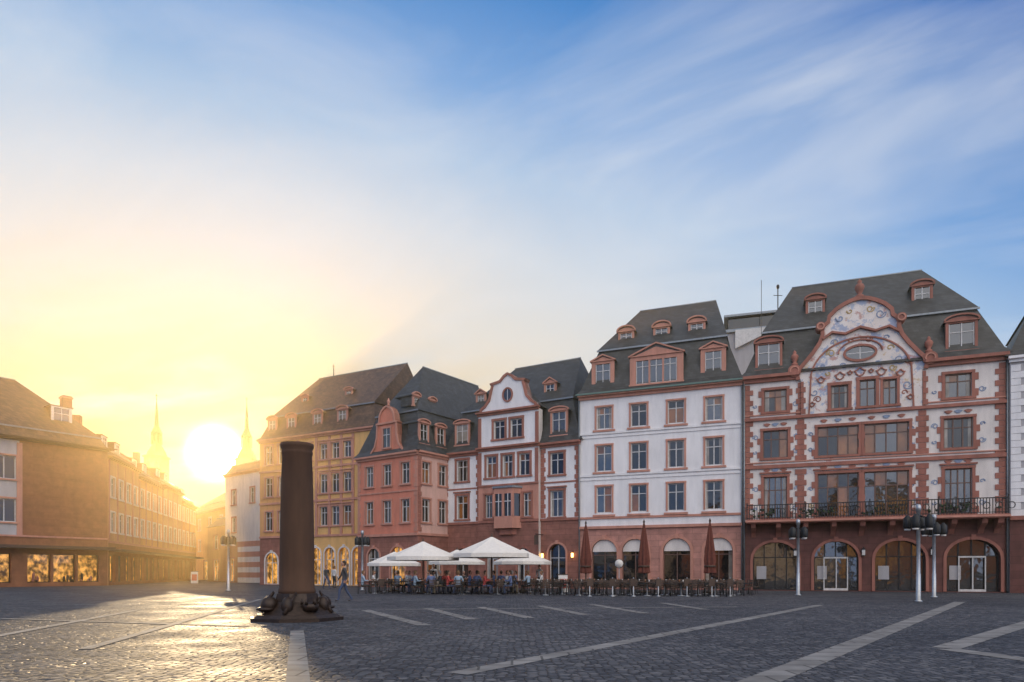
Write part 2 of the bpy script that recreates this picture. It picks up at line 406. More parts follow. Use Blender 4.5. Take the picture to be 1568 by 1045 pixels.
# ============================================================ B5 ornate house
f5=Fac(plan(1140,47.75),plan(1540,42.3)); o=Obj('ornate_gabled_town_house',f5.loc,f5.rot); W=f5.W
XL=f5.X(1187); XR=f5.X(1467); cl=f5.X(1226); cr=f5.X(1412)
E=dict(trim='red',tw=.17,ears=.2,frame='framedark')
ws=[]
for x in (XL,XR):
    ws+= [dict(x=x,w=1.5,z0=5.0,z1=7.85,mull=3,hood=True,**E),dict(x=x,w=1.6,z0=9.15,z1=11.05,mull=2,warm=.3,**E),dict(x=x,w=1.45,z0=12.35,z1=13.85,mull=1,**E)]
for x,w in ((f5.X(1283),2.5),(f5.X(1357),2.6)):
    ws+=[dict(x=x,w=w,z0=5.0,z1=7.9,mull=3,hood=True,warm=.3,**E),dict(x=x,w=w,z0=9.1,z1=11.05,mull=3,warm=.7,**E)]
lw=[w for w in ws if w['z1']<12]
o.facade('white5',0,cl,4.85,11.75,[w for w in lw if w['x']<cl]); o.facade('muralsoft',cl,cr,4.85,11.75,[w for w in lw if cl<w['x']<cr]); o.facade('white5',cr,W,4.85,11.75,[w for w in lw if w['x']>cr])
for (a,b,q) in ((0,cl,0),(cr,W,1)):
    o.facade('white5',a,b,11.75,14.5,[w for w in ws if w['z1']>12 and a<w['x']<b])
tp=[dict(x=f5.X(1285),w=1.05,z0=12.2,z1=13.75,trim='red',tw=.2,frame='framedark'),dict(x=f5.X(1328),w=.95,z0=12.2,z1=13.95,trim='red',tw=.2,frame='framedark'),dict(x=f5.X(1362),w=.8,z0=12.2,z1=13.85,trim='red',tw=.16,frame='framedark')]
gy=-.12
o.facade('mural',cl+.02,cr-.02,11.75,14.3,tp,y=gy,rev=.3)
hw=(cr-cl)/2; gc=(cl+cr)/2; gh=hw+.28
def halfshape(pts,c):
    L=[(c-dx,z) for dx,z in pts]; R=[(c+dx,z) for dx,z in reversed(pts) if dx>1e-6]
    return L+R
low=[(gh,14.3),(gh+.08,14.75),(gh-.12,15.15),(gh-.5,15.6),(gh-.95,16.15),(gh-1.35,16.75),(gh-1.5,17.2),(gh-1.5,17.75),(2.0,18.1),(1.95,18.45),(1.5,18.9),(1.0,19.2),(.5,19.4),(0,19.47)]
shape=halfshape(low,gc)
o.prism('gable','mural',shape,gy,.35)
o.strip('gable_trim','red',shape,.24,gy-.16,.4)
inner=[(gc-(hw-.55)*math.cos(t),14.25+2.6*math.sin(t)) for t in [math.pi*k/20 for k in range(21)]]
o.strip('gable_trim','red',[(gc-hw+.45,11.8)]+inner[1:-1]+[(gc+hw-.45,11.8)],.1,gy-.07,gy+.02)
o.strip('gable_trim','red',[(gc-2.3,16.95),(gc-1.7,17.35),(gc-.9,17.15),(gc,17.5),(gc+.9,17.15),(gc+1.7,17.35),(gc+2.3,16.95)],.14,gy-.25,gy+.02)
for sx in (-1,1):
    for (dx,z,r) in ((gh+.12,14.95,.42),(gh-1.5,17.75,.3)):
        ring=[(gc+sx*dx+r*math.cos(t),z+r*math.sin(t)) for t in [2*math.pi*k/14 for k in range(14)]]
        o.prism('volute','red',ring,gy-.22,.42)
        ring=[(gc+sx*dx+r*.55*math.cos(t),z+r*.55*math.sin(t)) for t in [2*math.pi*k/12 for k in range(12)]]
        o.strip('volute','redlight',ring,.08,gy-.28,gy-.2,closed=True)
    urn(o,gc+sx*(gh+.1),.1,15.4,.95)
urn(o,gc,.1,19.45,1.15); o.box('gable_trim','red',gc-.35,gc+.35,-.15,.4,19.22,19.5)
ox,oz=gc,15.75
ov=[(ox+.85*math.cos(t),oz+.42*math.sin(t)) for t in [2*math.pi*k/24 for k in range(24)]]
o.prism('window_glass','glassb',ov,gy-.03,gy-.01); 
ov2=[(ox-1.02*math.cos(t),oz+.58*math.sin(t)) for t in [2*math.pi*k/24 for k in range(24)]]
o.strip('window_trim','red',ov2,.15,gy-.12,gy+.01,closed=True)
ov3=[(ox-1.35*math.cos(t),oz+.06+.85*math.sin(t)) for t in [math.pi*k/12 for k in range(13)]]
o.strip('window_trim','red',ov3,.08,gy-.1,gy+.01)
o.box('window_frames','frame',ox-.03,ox+.03,gy-.05,gy-.032,oz-.4,oz+.4); o.box('window_frames','frame',ox-.8,ox+.8,gy-.048,gy-.034,oz-.025,oz+.025)
for dx,dz,r in ((-2.35,14.2,.26),(2.35,14.2,.26),(-1.2,14.35,.3),(0,14.5,.33),(1.25,14.4,.3),(-2.9,12.6,.2),(2.9,12.6,.2),(-.6,14.5,.17),(.65,14.5,.17)):
    pts=[(gc+dx+r*(1+.22*math.sin(5*t))*math.cos(t),dz+r*.8*(1+.22*math.cos(4*t))*math.sin(t)) for t in [2*math.pi*k/18 for k in range(18)]]
    o.strip('rocaille','red',pts,-.07,gy-.09,gy+.01,closed=True)
# painted scrollwork
for sx in (-1,1):
    for dx,z,r,mt_,sz in ((2.75,13.4,.3,'bluepaint',1),(2.55,12.9,.22,'red',-1),(2.3,15.1,.34,'bluepaint',1),(1.75,15.9,.26,'ochrepaint',-1),(2.75,15.0,.2,'red',1),(1.2,18.2,.3,'bluepaint',1),(.6,18.6,.22,'ochrepaint',1),(1.5,16.6,.22,'bluepaint',-1),(.5,16.65,.2,'red',1),(1.9,14.6,.2,'ochrepaint',1),(1.0,15.0,.18,'bluepaint',-1)):
        o.scroll(mt_,gc+sx*dx,z,r,sx,gy,.07,sz)
    for bx in (XL,XR):
        for z,sz in ((5.7,1),(7.0,-1),(9.6,1),(10.6,-1),(12.8,1)):
            o.scroll('bluepaint',bx+sx*1.28,z,.17,sx,0,.06,sz)
    for z,sz in ((5.8,1),(6.9,-1),(9.6,1),(10.6,-1)):
        for q in (cl+.62,cr-.62): o.scroll('bluepaint' if z>6 else 'ochrepaint',q,z,.15,sx,0,.05,sz)
for z,hh,ot in ((8.55,.24,.16),(11.85,.2,.2)):
    band(o,'red',0,W,z,hh,ot)
    band(o,'redlight',0,W,z+.3,.07,.1)
for a,b in ((0,cl-.2),(cr+.2,W)): cornice(o,'red',a,b,14.85,h=.45,out=.45)
for x,sd in ((0.02,1),(W-.02,-1)): o.quoins('red',x,4.95,14.3,.55,.34,sd)
for x in (cl,cr):
    for z0,z1 in ((4.95,8.3),(8.9,11.7)):
        o.quoins('red',x,z0,z1,.36,.22,1,y=-.001); o.quoins('red',x,z0,z1,.36,.22,-1,y=-.001)
for x in (cl,cr): o.quoins('red',x,12.0,14.2,.3,.18,1,y=gy); o.quoins('red',x,12.0,14.2,.3,.18,-1,y=-.001)
for x,w in ((XL,1.5),(XR,1.5),(f5.X(1283),2.4),(f5.X(1357),2.4)):
    for z in (8.3,11.45):
        for k in range(3):
            c=x+(k-1)*w*.36
            pts=[(c+.2*(1+.3*math.sin(3*t))*math.cos(t),z+.11*math.sin(t)) for t in [2*math.pi*q/12 for q in range(12)]]
            o.prism('rocaille','red' if k!=1 else 'bluepaint',pts,-.07,-.005)
arx=[(f5.X(1187),2.9),(f5.X(1280),2.7),(f5.X(1378),2.9),(f5.X(1490),2.9)]
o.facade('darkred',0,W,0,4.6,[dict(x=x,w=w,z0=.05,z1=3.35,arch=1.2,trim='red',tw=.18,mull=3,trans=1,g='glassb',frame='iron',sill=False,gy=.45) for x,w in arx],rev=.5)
for i,(x,w) in enumerate(arx):
    if i in (1,3):
        for u in (-.75,0,.68): o.box('door_frame','frame',x+u,x+u+.07,.25,.3,.05,2.3)
        o.box('door_frame','frame',x-.68,x+.68,.252,.298,2.2,2.3); o.box('door_frame','frame',x-.68,x+.68,.252,.298,.05,.2)
    o.box('window_display','greyplaster',x-w*.42,x-w*.2,.36,.38,.8,1.7)
for u in (W*.135+1.2,W*.5-.25,W*.74): 
    o.box('wall_lantern','iron',u-.12,u+.12,-.34,-.1,2.35,2.4); o.box('wall_lantern','frame',u-.09,u+.09,-.31,-.13,2.4,2.75); o.prism('wall_lantern','iron',[(u-.14,2.75),(u,2.95),(u+.14,2.75)],-.34,-.1); o.box('wall_lantern','iron',u-.02,u+.02,-.1,0,2.6,2.64)
o.box('balcony_slab','red',.15,W-.15,-1.3,.02,4.6,4.84); o.box('balcony_slab','redlight',.1,W-.1,-1.38,-1.0,4.66,4.78)
for x in [.6,2.2,3.9,5.6,7.3,9,10.7,12.4,14,W-.5]:
    o.add('console','red',[(x-.15,0,3.7),(x+.15,0,3.7),(x+.15,0,4.597),(x-.15,0,4.597),(x-.15,-1.1,4.597),(x+.15,-1.1,4.597),(x+.15,-.95,4.3),(x-.15,-.95,4.3),(x+.15,-.3,4.0),(x-.15,-.3,4.0)],
      [(0,1,8,9),(9,8,6,7),(7,6,5,4),(0,9,7,4,3),(1,2,5,6,8),(3,4,5,2)])
o.box('railing','iron',.2,W-.2,-1.28,-1.22,5.78,5.84); o.box('railing','iron',.2,W-.2,-1.27,-1.23,4.92,4.96)
nb=int((W-.4)/.16)
for i in range(nb+1):
    x=.2+i*(W-.4)/nb; o.box('railing','iron',x-.02,x+.02,-1.265,-1.235,4.84,5.78)
for i in range(0,nb,4):
    x=.2+(i+2)*(W-.4)/nb; pts=[(x+.2*math.cos(t),5.35+.22*math.sin(t)) for t in [2*math.pi*k/12 for k in range(12)]]
    o.strip('railing','iron',pts,-.045,-1.275,-1.22,closed=True)
for x in (.2,W*.25,W*.5,W*.75,W-.2):
    o.box('railing','iron',x-.03,x+.03,-1.3,-1.2,4.84,6.0)
for yy in (.2,W-.2): o.box('railing','iron',yy-.02,yy+.02,-1.2,0,5.78,5.84)
rb=random.Random(4)
for i in range(130):
    x=rb.uniform(.6,W-.6); 
    if math.sin(x*1.7)>-.3: o.ellipsoid('balcony_plants',rb.choice(['leaf','leaf','leaf','iron','sh3' if 'sh3' in M else 'leaf']),(x,-1.1+rb.uniform(-.1,.1),5.0+rb.uniform(0,.5)),(.1,.1,.09),6,4)
sidewalls(o,W,12,14.5,'white5')
o.mansard('slate',0,W,0,12,14.87,1.25,18.25,22.7,3.2,3.6,yr=5.2)
for p in (1177,1472):
    o.dormer(f5.X(p,.2),1.75,15.35,17.2,.15,1.7,'seg','red',rise=.4)
for p in (1248,1411):
    o.dormer(f5.X(p,2.6),1.25,19.1,20.6,2.4,4.4,'seg','red',rise=.35)
o.tube('drainpipe','zinc',(-.02,-.14,0.1),(-.02,-.14,14.6),.06); o.tube('drainpipe','zinc',(W+.05,-.14,0.1),(W+.05,-.14,14.6),.06)
o.finish()

# ============================================================ B6 right edge house
f6=Fac(plan(1546,42.0),plan(1760,39.0)); o=Obj('grey_town_house',f6.loc,f6.rot); W=f6.W
o.facade('greyplaster',0,W,4.6,14.2,[dict(x=x,w=1.2,z0=a,z1=a+1.8,trim='white') for x in (2.2,4.6,7) for a in (5.8,9,12)])
o.facade('darkred',0,W,0,4.6,[dict(x=x,w=2,z0=.05,z1=3.4,arch=.9,trim='red',sill=False,gy=.4) for x in (2,5.2)],rev=.45)
o.quoins('white',.05,4.7,14,.75,.5,1,h=.42); band(o,'red',0,W,4.6,.25,.2); cornice(o,'white',0,W,14.5)
sidewalls(o,W,10,14.2,'greyplaster'); o.mansard('slate',0,W,0,10,14.52,1.2,17.6,18.8,3,3,yr=5)
o.finish()

# ============================================================ building behind
o=Obj('modern_flat_roof_building',(plan(1105,64).x,64,0),-.3)
o.box('walls','greyplaster',0,8.5,0,8,0,23.6); o.box('roof','zinc',-.3,8.9,-.3,8.4,23.6,23.85)
o.box('penthouse_glazing','glass',.6,7.9,.6,7,23.85,25.2); o.box('roof','zinc',.2,8.4,.2,7.5,25.2,25.4)
o.prism('sloping_glass_roof','frame',[(1.2,22.0),(5.2,23.7),(1.2,23.7)],-.42,-.32)
o.finish()
o=Obj('roof_antenna',(plan(1191,62).x,62,0)); o.tube('mast','iron',(0,0,20),(0,0,27.0),.05); o.tube('aerial','iron',(-.4,0,26.4),(.4,0,26.4),.03); o.lathe('sensor','iron',[(.08,27.0),(.13,27.1),(.13,27.3),(.04,27.4)],0,0,8); o.tube('mast_thin','iron',(-1.5,0,20),(-1.5,0,27.8),.025); o.finish()

# ============================================================ B3 gabled red/white house
f3=Fac(plan(680,58.7),plan(888,52.3)); o=Obj('red_and_white_gabled_house',f3.loc,f3.rot); W=f3.W
cl=f3.X(736); cr=f3.X(828); gc=(cl+cr)/2; xl=f3.X(708); xr=f3.X(853)
S=dict(trim='red',tw=.18,frame='frame')
o.facade('white',0,cl,5.5,11.1,[dict(x=xl,w=1.15,z0=5.75,z1=7.75,hood=True,**S),dict(x=xl,w=1.15,z0=8.95,z1=10.75,**S)])
o.facade('white',cr,W,5.5,11.1,[dict(x=xr,w=1.15,z0=5.6,z1=7.65,hood=True,**S),dict(x=xr,w=1.15,z0=8.9,z1=10.6,**S)])
cy=-.35
o.facade('white',cl,cr,8.4,11.3,[dict(x=gc+d,w=.95,z0=9.0,z1=10.75,**S) for d in (-1.55,0,1.55)],y=cy)
o.facade('redlight',cl,cr,5.3,8.4,[dict(x=gc+d,w=w,z0=5.7,z1=7.6,trim='red',tw=.14) for d,w in ((-1.8,.7),(1.8,.7))],y=cy)
for x in (cl,cr):
    for z0,z1 in ((0,5.3),(5.3,8.4),(8.4,11.3),(11.3,14.2)): o.box('walls','white5',x-.001 if x==cl else x-.2,x+.2 if x==cl else x+.001,cy+.001,.3,z0,z1)
P=[(gc-1.25,cy),(gc-.85,cy-.75),(gc+.85,cy-.75),(gc+1.25,cy)]
def polyz(o,part,mat,P,z0,z1):
    n=len(P); o.add(part,mat,[(p[0],p[1],z0) for p in P]+[(p[0],p[1],z1) for p in P],[(i,(i+1)%n,n+(i+1)%n,n+i) for i in range(n)]+[tuple(range(n)),tuple(range(2*n-1,n-1,-1))])
def grow(P,e): return [(gc+(p[0]-gc)*(1+e),cy+(p[1]-cy)*(1+e*1.6)) for p in P]
polyz(o,'oriel','redlight',P,4.8,5.75); polyz(o,'oriel_glass','glass',grow(P,-.05),5.75,7.55); polyz(o,'oriel','redlight',P,7.55,8.0); polyz(o,'oriel_roof','zinc',grow(P,.1),8.0,8.15)
polyz(o,'oriel','red',grow(P,-.35),4.3,4.8)
for p in P+[(gc,cy-.75)]: o.box('oriel','redlight',p[0]-.1,p[0]+.1,p[1]-.04,p[1]+.14,5.75,7.55)
for x in (gc-.43,gc+.43): o.box('oriel','frame',x-.035,x+.035,cy-.74,cy-.68,5.75,7.55)
o.box('oriel','frame',gc-.85,gc+.85,cy-.735,cy-.69,6.9,6.97)
o.facade('redblock',0,cl,0,5.4,[dict(x=xl,w=1.3,z0=.8,z1=3.3,arch=.6,trim='red',sill=True)])
o.facade('redblock',cr,W,0,5.4,[dict(x=xr,w=1.5,z0=.05,z1=3.5,arch=.75,trim='redlight',sill=False,g='glass',gy=.35)],rev=.4)
o.facade('redblock',cl,cr,0,5.3,[dict(x=gc+d,w=1.1,z0=.6,z1=3.2,arch=.55,trim='red') for d in (-1.45,1.45)],y=cy)
for a,b,y in ((0,cl,0),(cr,W,0),(cl,cr,cy)):
    band(o,'red',a,b,5.4,.2,.12,y); 
    if y==0: band(o,'red',a,b,8.3,.12,.05,y); cornice(o,'red',a,b,11.4,h=.35,out=.4)
for x,sd in ((.02,1),(cl-.02,-1),(cr+.02,1),(W-.02,-1)): o.quoins('red',x,5.55,11.0,.42,.30,sd)
for x,sd in ((cl+.02,1),(cr-.02,-1)): o.box('pilaster','red',x if sd>0 else x-.3,x+.3 if sd>0 else x,cy-.06,cy+.01,8.45,11.1)
band(o,'red',cl,cr,8.35,.14,.1,cy); cornice(o,'red',cl,cr,11.5,y=cy,h=.3,out=.35)
o.facade('white',cl,cr,11.5,14.2,[dict(x=gc+d,w=1.05,z0=12.1,z1=13.6,**S) for d in (-.8,.8)],y=cy)
for x in (cl,cr-.3): o.box('pilaster','red',x+.0,x+.3,cy-.06,cy+.01,11.5,13.95)
cornice(o,'red',cl,cr,14.4,y=cy,h=.3,out=.35)
hw=(cr-cl)/2
sh=halfshape([(hw-.15,14.4),(hw-.2,14.7),(hw-.6,14.95),(hw-1.0,15.4),(hw-1.15,16.0),(hw-1.3,16.5),(hw-1.15,16.7),(.75,16.85),(.4,17.2),(0,17.4)],gc)
o.prism('gable','white',sh,cy,.3); o.strip('gable_trim','red',sh,.2,cy-.12,.34)
rg=[(gc-.5*math.cos(t),15.6+.6*math.sin(t)) for t in [2*math.pi*k/20 for k in range(20)]]
o.strip('gable_trim','red',rg,.13,cy-.09,cy+.01,closed=True); o.prism('window_glass','glassb',[(gc-.37*math.cos(t),15.6+.47*math.sin(t)) for t in [2*math.pi*k/20 for k in range(20)]],cy-.03,cy-.01)
o.box('window_frames','frame',gc-.025,gc+.025,cy-.05,cy-.032,15.15,16.05)
o.add('gable_roof','slate',[(cl-.1,cy+.3,14.4),(cr+.1,cy+.3,14.4),(gc,cy+.3,17.0),(cl-.1,6,14.4),(cr+.1,6,14.4),(gc,6,17.0)],[(0,2,5,3),(1,4,5,2)])
sidewalls(o,W,10,11.1,'white')
o.mansard('slate',0,W,0,10,11.42,1.2,15.1,19.4,4.2,2.2,yr=5)
o.dormer(f3.X(708,.2),1.5,12.1,13.9,.15,1.6,'seg','redlight',rise=.3,glassm='curtain')
o.dormer(f3.X(856,.2),1.5,12.0,13.9,.15,1.6,'seg','redlight',rise=.3)
o.dormer(f3.X(737,2),1.0,15.6,16.7,1.9,4,'tri','redlight',rise=.4,glassm='curtain'); o.dormer(f3.X(843,2),1.1,15.5,16.7,1.9,4,'tri','redlight',rise=.45)
for xq in (f3.X(826)+.35,f3.X(878)):
    o.box('wall_lantern','iron',xq-.09,xq+.09,-.3,-.12,2.75,2.8); o.box('wall_lantern','lampglow',xq-.07,xq+.07,-.28,-.14,2.42,2.75); o.box('wall_lantern','iron',xq-.02,xq+.02,-.14,0,2.85,2.9)
o.box('hanging_sign','iron',cr+.2,cr+.25,-1.3,0,4.2,4.25); o.prism('hanging_sign','wood',[(cr+.05,3.4),(cr+.4,3.4),(cr+.4,4.15),(cr+.05,4.15)],-1.2,-1.15)
o.finish()

# ============================================================ B2 pink house
f2=Fac(plan(548,59.8),plan(640,55.56)); o=Obj('pink_corner_house',f2.loc,f2.rot); W=f2.W
cs=[f2.X(p) for p in (566,593,621)]
S=dict(trim='redlight',tw=.15)
ws=[dict(x=c,w=.95,z0=a,z1=b,**S) for c in cs for a,b in ((5.4,7.3),(8.6,10.35))]
o.facade('pink',0,W,4.4,10.9,ws)
o.facade('redblock',0,W,0,4.4,[dict(x=W*.28,w=1.5,z0=.6,z1=3.3,arch=.75,trim='redlight'),dict(x=W*.68,w=1.7,z0=.05,z1=3.4,arch=.85,trim='redlight',sill=False,g='shop')])
ws=[dict(x=x,w=.95,z0=a,z1=b,**S) for x in (.95,3.0,5.5,8) for a,b in ((5.4,7.3),(8.6,10.35))]
o.M=Matrix.Translation((W,0,0))@Matrix.Rotation(math.pi/2,4,'Z'); o.facade('pinklight',0,13,4.4,10.9,ws); o.facade('redblock',0,13,0,4.4,[dict(x=1.9,w=1.8,z0=.05,z1=3.2,arch=.9,trim='redlight',sill=False)]); band(o,'redlight',0,13,4.4,.2,.1); cornice(o,'redlight',0,13,11.2)
o.quoins('red',.0,4.6,10.8,.4,.28,1)
o.dormer(.95,1.2,11.9,13.6,.2,1.5,'seg','redlight',rise=.3); o.dormer(3.0,1.2,11.9,13.6,.2,1.5,'seg','redlight',rise=.3)
o.dormer(1.6,.8,15.4,16.2,1.7,3.2,'seg','redlight',rise=.3); o.dormer(3.6,.8,15.4,16.2,1.7,3.2,'seg','redlight',rise=.3)
o.M=None
o.add('walls','pinklight',[(0,0,0),(0,13,0),(0,13,10.9),(0,0,10.9)],[(0,1,2,3)])
band(o,'redlight',0,W,4.4,.22,.12); band(o,'redlight',0,W,8.0,.12,.07); cornice(o,'redlight',0,W,11.2)
o.quoins('redlight',0.02,4.6,10.8,.4,.28,1); o.quoins('redlight',W-.02,4.6,10.8,.4,.28,-1)
g=cs[1]
sh=halfshape([(2.1,11.2),(1.95,11.5),(1.5,12.0),(1.25,12.8),(1.2,13.7),(1.3,13.85),(1.0,14.0),(.9,14.6),(.65,15.0),(.3,15.25),(0,15.35)],g)
o.prism('gable','pink',sh,-.02,.5); o.strip('gable_trim','redlight',sh,.16,-.14,.52); band(o,'redlight',g-1.25,g+1.25,13.85,.16,.14,-.02)
o.prism('window_glass','glassb',[(g-.42,11.8),(g+.42,11.8),(g+.42,13.4),(g-.42,13.4)],-.04,-.03)
for x in (g-.57,g+.42): o.box('gable_trim','redlight',x,x+.15,-.1,0,11.8,13.4)
o.box('gable_trim','redlight',g-.6,g+.6,-.11,0,13.4,13.55); o.box('gable_trim','redlight',g-.6,g+.6,-.13,0,11.66,11.8); o.box('window_frames','frame',g-.03,g+.03,-.07,-.03,11.8,13.4); o.box('window_frames','frame',g-.42,g+.42,-.065,-.03,12.85,12.9)
o.add('gable_roof','slate',[(g-1.2,.5,13.6),(g+1.2,.5,13.6),(g,.5,15.1),(g-1.2,4,13.6),(g+1.2,4,13.6),(g,4,15.1)],[(0,2,5,3),(1,4,5,2)])
urn(o,g,.15,15.35,.6,'redlight')
o.mansard('slate',0,W,0,13.5,11.22,1.2,14.9,19.7,4.4,1.2,alongy=True)
o.finish()

# ============================================================ B1 ochre house
f1=Fac(plan(398,69),plan(575,62)); o=Obj('ochre_town_house',f1.loc,f1.rot); W=f1.W
xs=f1.X(457)
S=dict(trim='redlight',tw=.16)
ws=[dict(x=f1.X(p),w=.95,z0=a,z1=b,hood=True,**S) for p in (472,496,514,532) for a,b in ((5.7,7.5),(8.8,10.6),(12.0,13.5))]
o.facade('yellow',xs,W,4.7,14.2,ws)
o.facade('yellow2',0,xs,4.7,14.2,[dict(x=f1.X(p),w=1.0,z0=a,z1=a+1.9,**S) for p in (412,432,448) for a in (5.4,8.8,12.0)])
o.facade('yellow',xs,W,0,4.7,[dict(x=f1.X(p),w=1.25,z0=.05,z1=3.6,arch=.62,trim='white5',sill=False,g='shop',gy=.3) for p in (484,505,527,548)],rev=.35)
o.facade('redblock',0,xs,0,4.7,[dict(x=f1.X(416),w=1.7,z0=.05,z1=3.2,arch=.85,trim='white5',sill=False,g='shop'),dict(x=f1.X(443),w=1.5,z0=.8,z1=3.2,trim='white5')])
for z in (4.75,8.1,11.3): band(o,'redlight',0,W,z,.2,.12)
cornice(o,'redlight',0,W,14.55)
for x in [xs,f1.X(485),f1.X(505),f1.X(523),f1.X(541)]: 
    for z0,z1 in ((4.85,8.0),(8.2,11.2),(11.4,14.15)): o.box('pilaster','redlight',x-.14,x+.14,-.09,.01,z0,z1)
sidewalls(o,W,11,14.2,'yellow2')
o.mansard('tile',0,W,0,11,14.57,.9,17.0,21.7,3.0,.3,yr=5.2)
for p in (418,447,487,525): o.dormer(f1.X(p,.4),1.25,15.3,16.6,.3,1.7,'seg','redlight',cheek='tile',rise=.35,glassm='curtain')
for p in (470,537): o.dormer(f1.X(p,2.5),.9,18.3,19.0,2.2,3.6,'seg','redlight',cheek='tile',rise=.25)
o.lathe('finial','zinc',[(.06,21.6),(.05,22.6),(.12,22.7),(.02,23.0)],f1.X(511,5.2),5.2,8)
o.finish()

# ============================================================ striped corner house & street end
fs=Fac(plan(345,86),plan(402,80)); o=Obj('striped_base_house',fs.loc,fs.rot); W=fs.W
o.facade('white5',0,W,5,13.2,[dict(x=x,w=1.0,z0=a,z1=a+1.8,trim='redlight') for x in (W*.25,W*.75) for a in (9.6,)]+[dict(x=W*.25,w=1,z0=6.2,z1=8,trim='redlight')])
for i in range(8): o.box('striped_base','redlight' if i%2 else 'white5',W*.38,W+.1,-.14,-.0,i*.62,(i+1)*.62)
o.facade('tan',0,W,0,5,[dict(x=W*.2,w=1.2,z0=.1,z1=3,trim='redlight',sill=False,g='shop')])
cornice(o,'redlight',0,W,13.5); sidewalls(o,W,9,13.2,'white5'); o.mansard('tile',0,W,0,9,13.5,.6,14.6,15.6,1.5,1.5)
o.finish()
fs=Fac(plan(296,112),plan(352,98)); o=Obj('ochre_street_house',fs.loc,fs.rot); W=fs.W
o.facade('yellow',0,W,0,10.5,[dict(x=W*k,w=1.1,z0=a,z1=a+1.7,trim='white5') for k in (.2,.5,.8) for a in (4.6,7.9)]+[dict(x=W*.4,w=3,z0=.1,z1=3,trim='redlight',g='shop',sill=False)])
cornice(o,'redlight',0,W,10.8); sidewalls(o,W,9,10.5,'yellow'); o.mansard('tile',0,W,0,9,10.82,1,12,14.5,2,2); o.finish()
fs=Fac(plan(318,94),plan(345,90)); o=Obj('low_shop_house',fs.loc,fs.rot); W=fs.W
o.facade('tan',0,W,0,7.4,[dict(x=W*.5,w=1.4,z0=4.4,z1=6.2,trim='redlight'),dict(x=W*.5,w=1.7,z0=.1,z1=2.9,trim='redlight',g='shop',sill=False)])
sidewalls(o,W,8,7.4,'tan'); o.mansard('tile',0,W,0,8,7.42,1,8.6,9.6,.9,.9); o.finish()

# ============================================================ left side
fL=Fac(plan(-90,55),plan(165,65)); o=Obj('sandstone_clad_shop_building',fL.loc,fL.rot); W=fL.W
xg=fL.X(30)
o.facade('greyplaster',0,xg,4.4,12.7,[dict(x=xg-d,w=1.7,z0=a,z1=a+2.0,trim='redlight',mull=1,trans=0) for d in (1.1,3.6) for a in (5.6,9.3)])
o.facade('brown',xg,W,4.4,12.7,[])
ws=[dict(x=xg+1.5+i*2.0,w=1.8,z0=.35,z1=2.9,trim=None,g='shop',mull=0,trans=0,frame='iron',gy=.4) for i in range(4)]
ws=[w for w in ws if w['x']+1<W]
o.facade('brown',0,W,0,4.4,ws+[dict(x=xg-2.4,w=3.6,z0=.35,z1=2.9,trim=None,g='shop',mull=1,trans=0,frame='iron',gy=.4)],rev=.5)
rb=random.Random(8)
for w in ws:
    for k in range(5):
        x=w['x']+rb.uniform(-.7,.7); h=rb.uniform(.2,.9); o.ellipsoid('shop_goods',rb.choice(['wood','red','canvasred','iron']),(x,.25,.4+h/2),(.12,.08,h/2),8,5)
o.box('shop_canopy','wood',.2,W+.2,-1.3,.02,3.35,3.62); o.box('string_course','redlight',0,W,-.1,.02,4.35,4.5)
o.box('pilaster','redlight',xg-.2,xg+.2,-.09,.01,4.5,12.5)
for k in range(1,5): o.box('string_course','brown',xg+.2,W,-.035,.01,4.5+k*1.75,4.56+k*1.75)
cornice(o,'wood',0,W,13.0,h=.3,out=.6)
sidewalls(o,W,14,12.7,'brown')
o.mansard('tile',0,W,0,14,13.0,.5,14,19.3,5,5.6,yr=6,ov=.7)
o.dormer(fL.X(93,2.0),1.7,14.9,16.6,1.7,4.2,'flat','frame',cheek='tile'); 
xk,zk=fL.at(100,608,6); o.box('chimney','redblock',xk-.4,xk+.4,5.4,6.2,15,zk); o.box('chimney','redlight',xk-.48,xk+.48,5.32,6.28,zk-.25,zk-.1)
o.finish()
fM=Fac(plan(166,65.5),plan(300,106)); L=fM.W
segs=[0,.25,.5,.76,1.0]; mt=['tan','yellow2','tan','yellow2']; hts=[12.2,11.6,12.0,11.0]; nm=['tan_shop_house','orange_shop_house','tan_shop_house','orange_shop_house']
for i in range(4):
    a=fM.p+fM.u*(L*segs[i]+.02); b=fM.p+fM.u*(L*segs[i+1]-.02); ff=Fac(a,b); o=Obj(nm[i],ff.loc,ff.rot); W=ff.W; z=hts[i]
    nc=4; xs_=[W*(k+.5)/nc for k in range(nc)]
    o.facade(mt[i],0,W,4.2,z,[dict(x=x,w=1.2,z0=q,z1=q+1.9,trim='white5',tw=.14) for x in xs_ for q in (5.2,8.6)])
    o.facade('brown',0,W,0,4.2,[dict(x=x,w=W/nc-.9,z0=.3,z1=2.9,trim=None,g='shop' if k%3!=1 else 'glass',mull=0,trans=0,frame='iron',gy=.35) for k,x in enumerate(xs_)],rev=.4)
    o.box('shop_canopy','wood',.1,W-.1,-1.2,.02,3.3,3.5); band(o,'redlight',0,W,4.2,.2,.1)
    for x in [xs_[0]-W/nc/2+.15+k*W/nc for k in range(nc)]: o.box('pilaster','redlight',x-.1,x+.1,-.08,.01,4.35,z-.1)
    cornice(o,'wood',0,W,z+.25,h=.25,out=.5)
    sidewalls(o,W,10,z,mt[i]); o.mansard('tile',0,W,0,10,z+.25,.4,z+1.0,z+4.2,.4,.4,yr=5,ov=.5)
    for x in (W*.3,W*.7): o.dormer(x,1.4,z+1.4,z+2.6,1.2,3.4,'flat','frame',cheek='tile')
    if i in (0,2): o.box('chimney','redblock',W*.5-.35,W*.5+.35,4,4.7,z+2,z+5)
    o.finish()

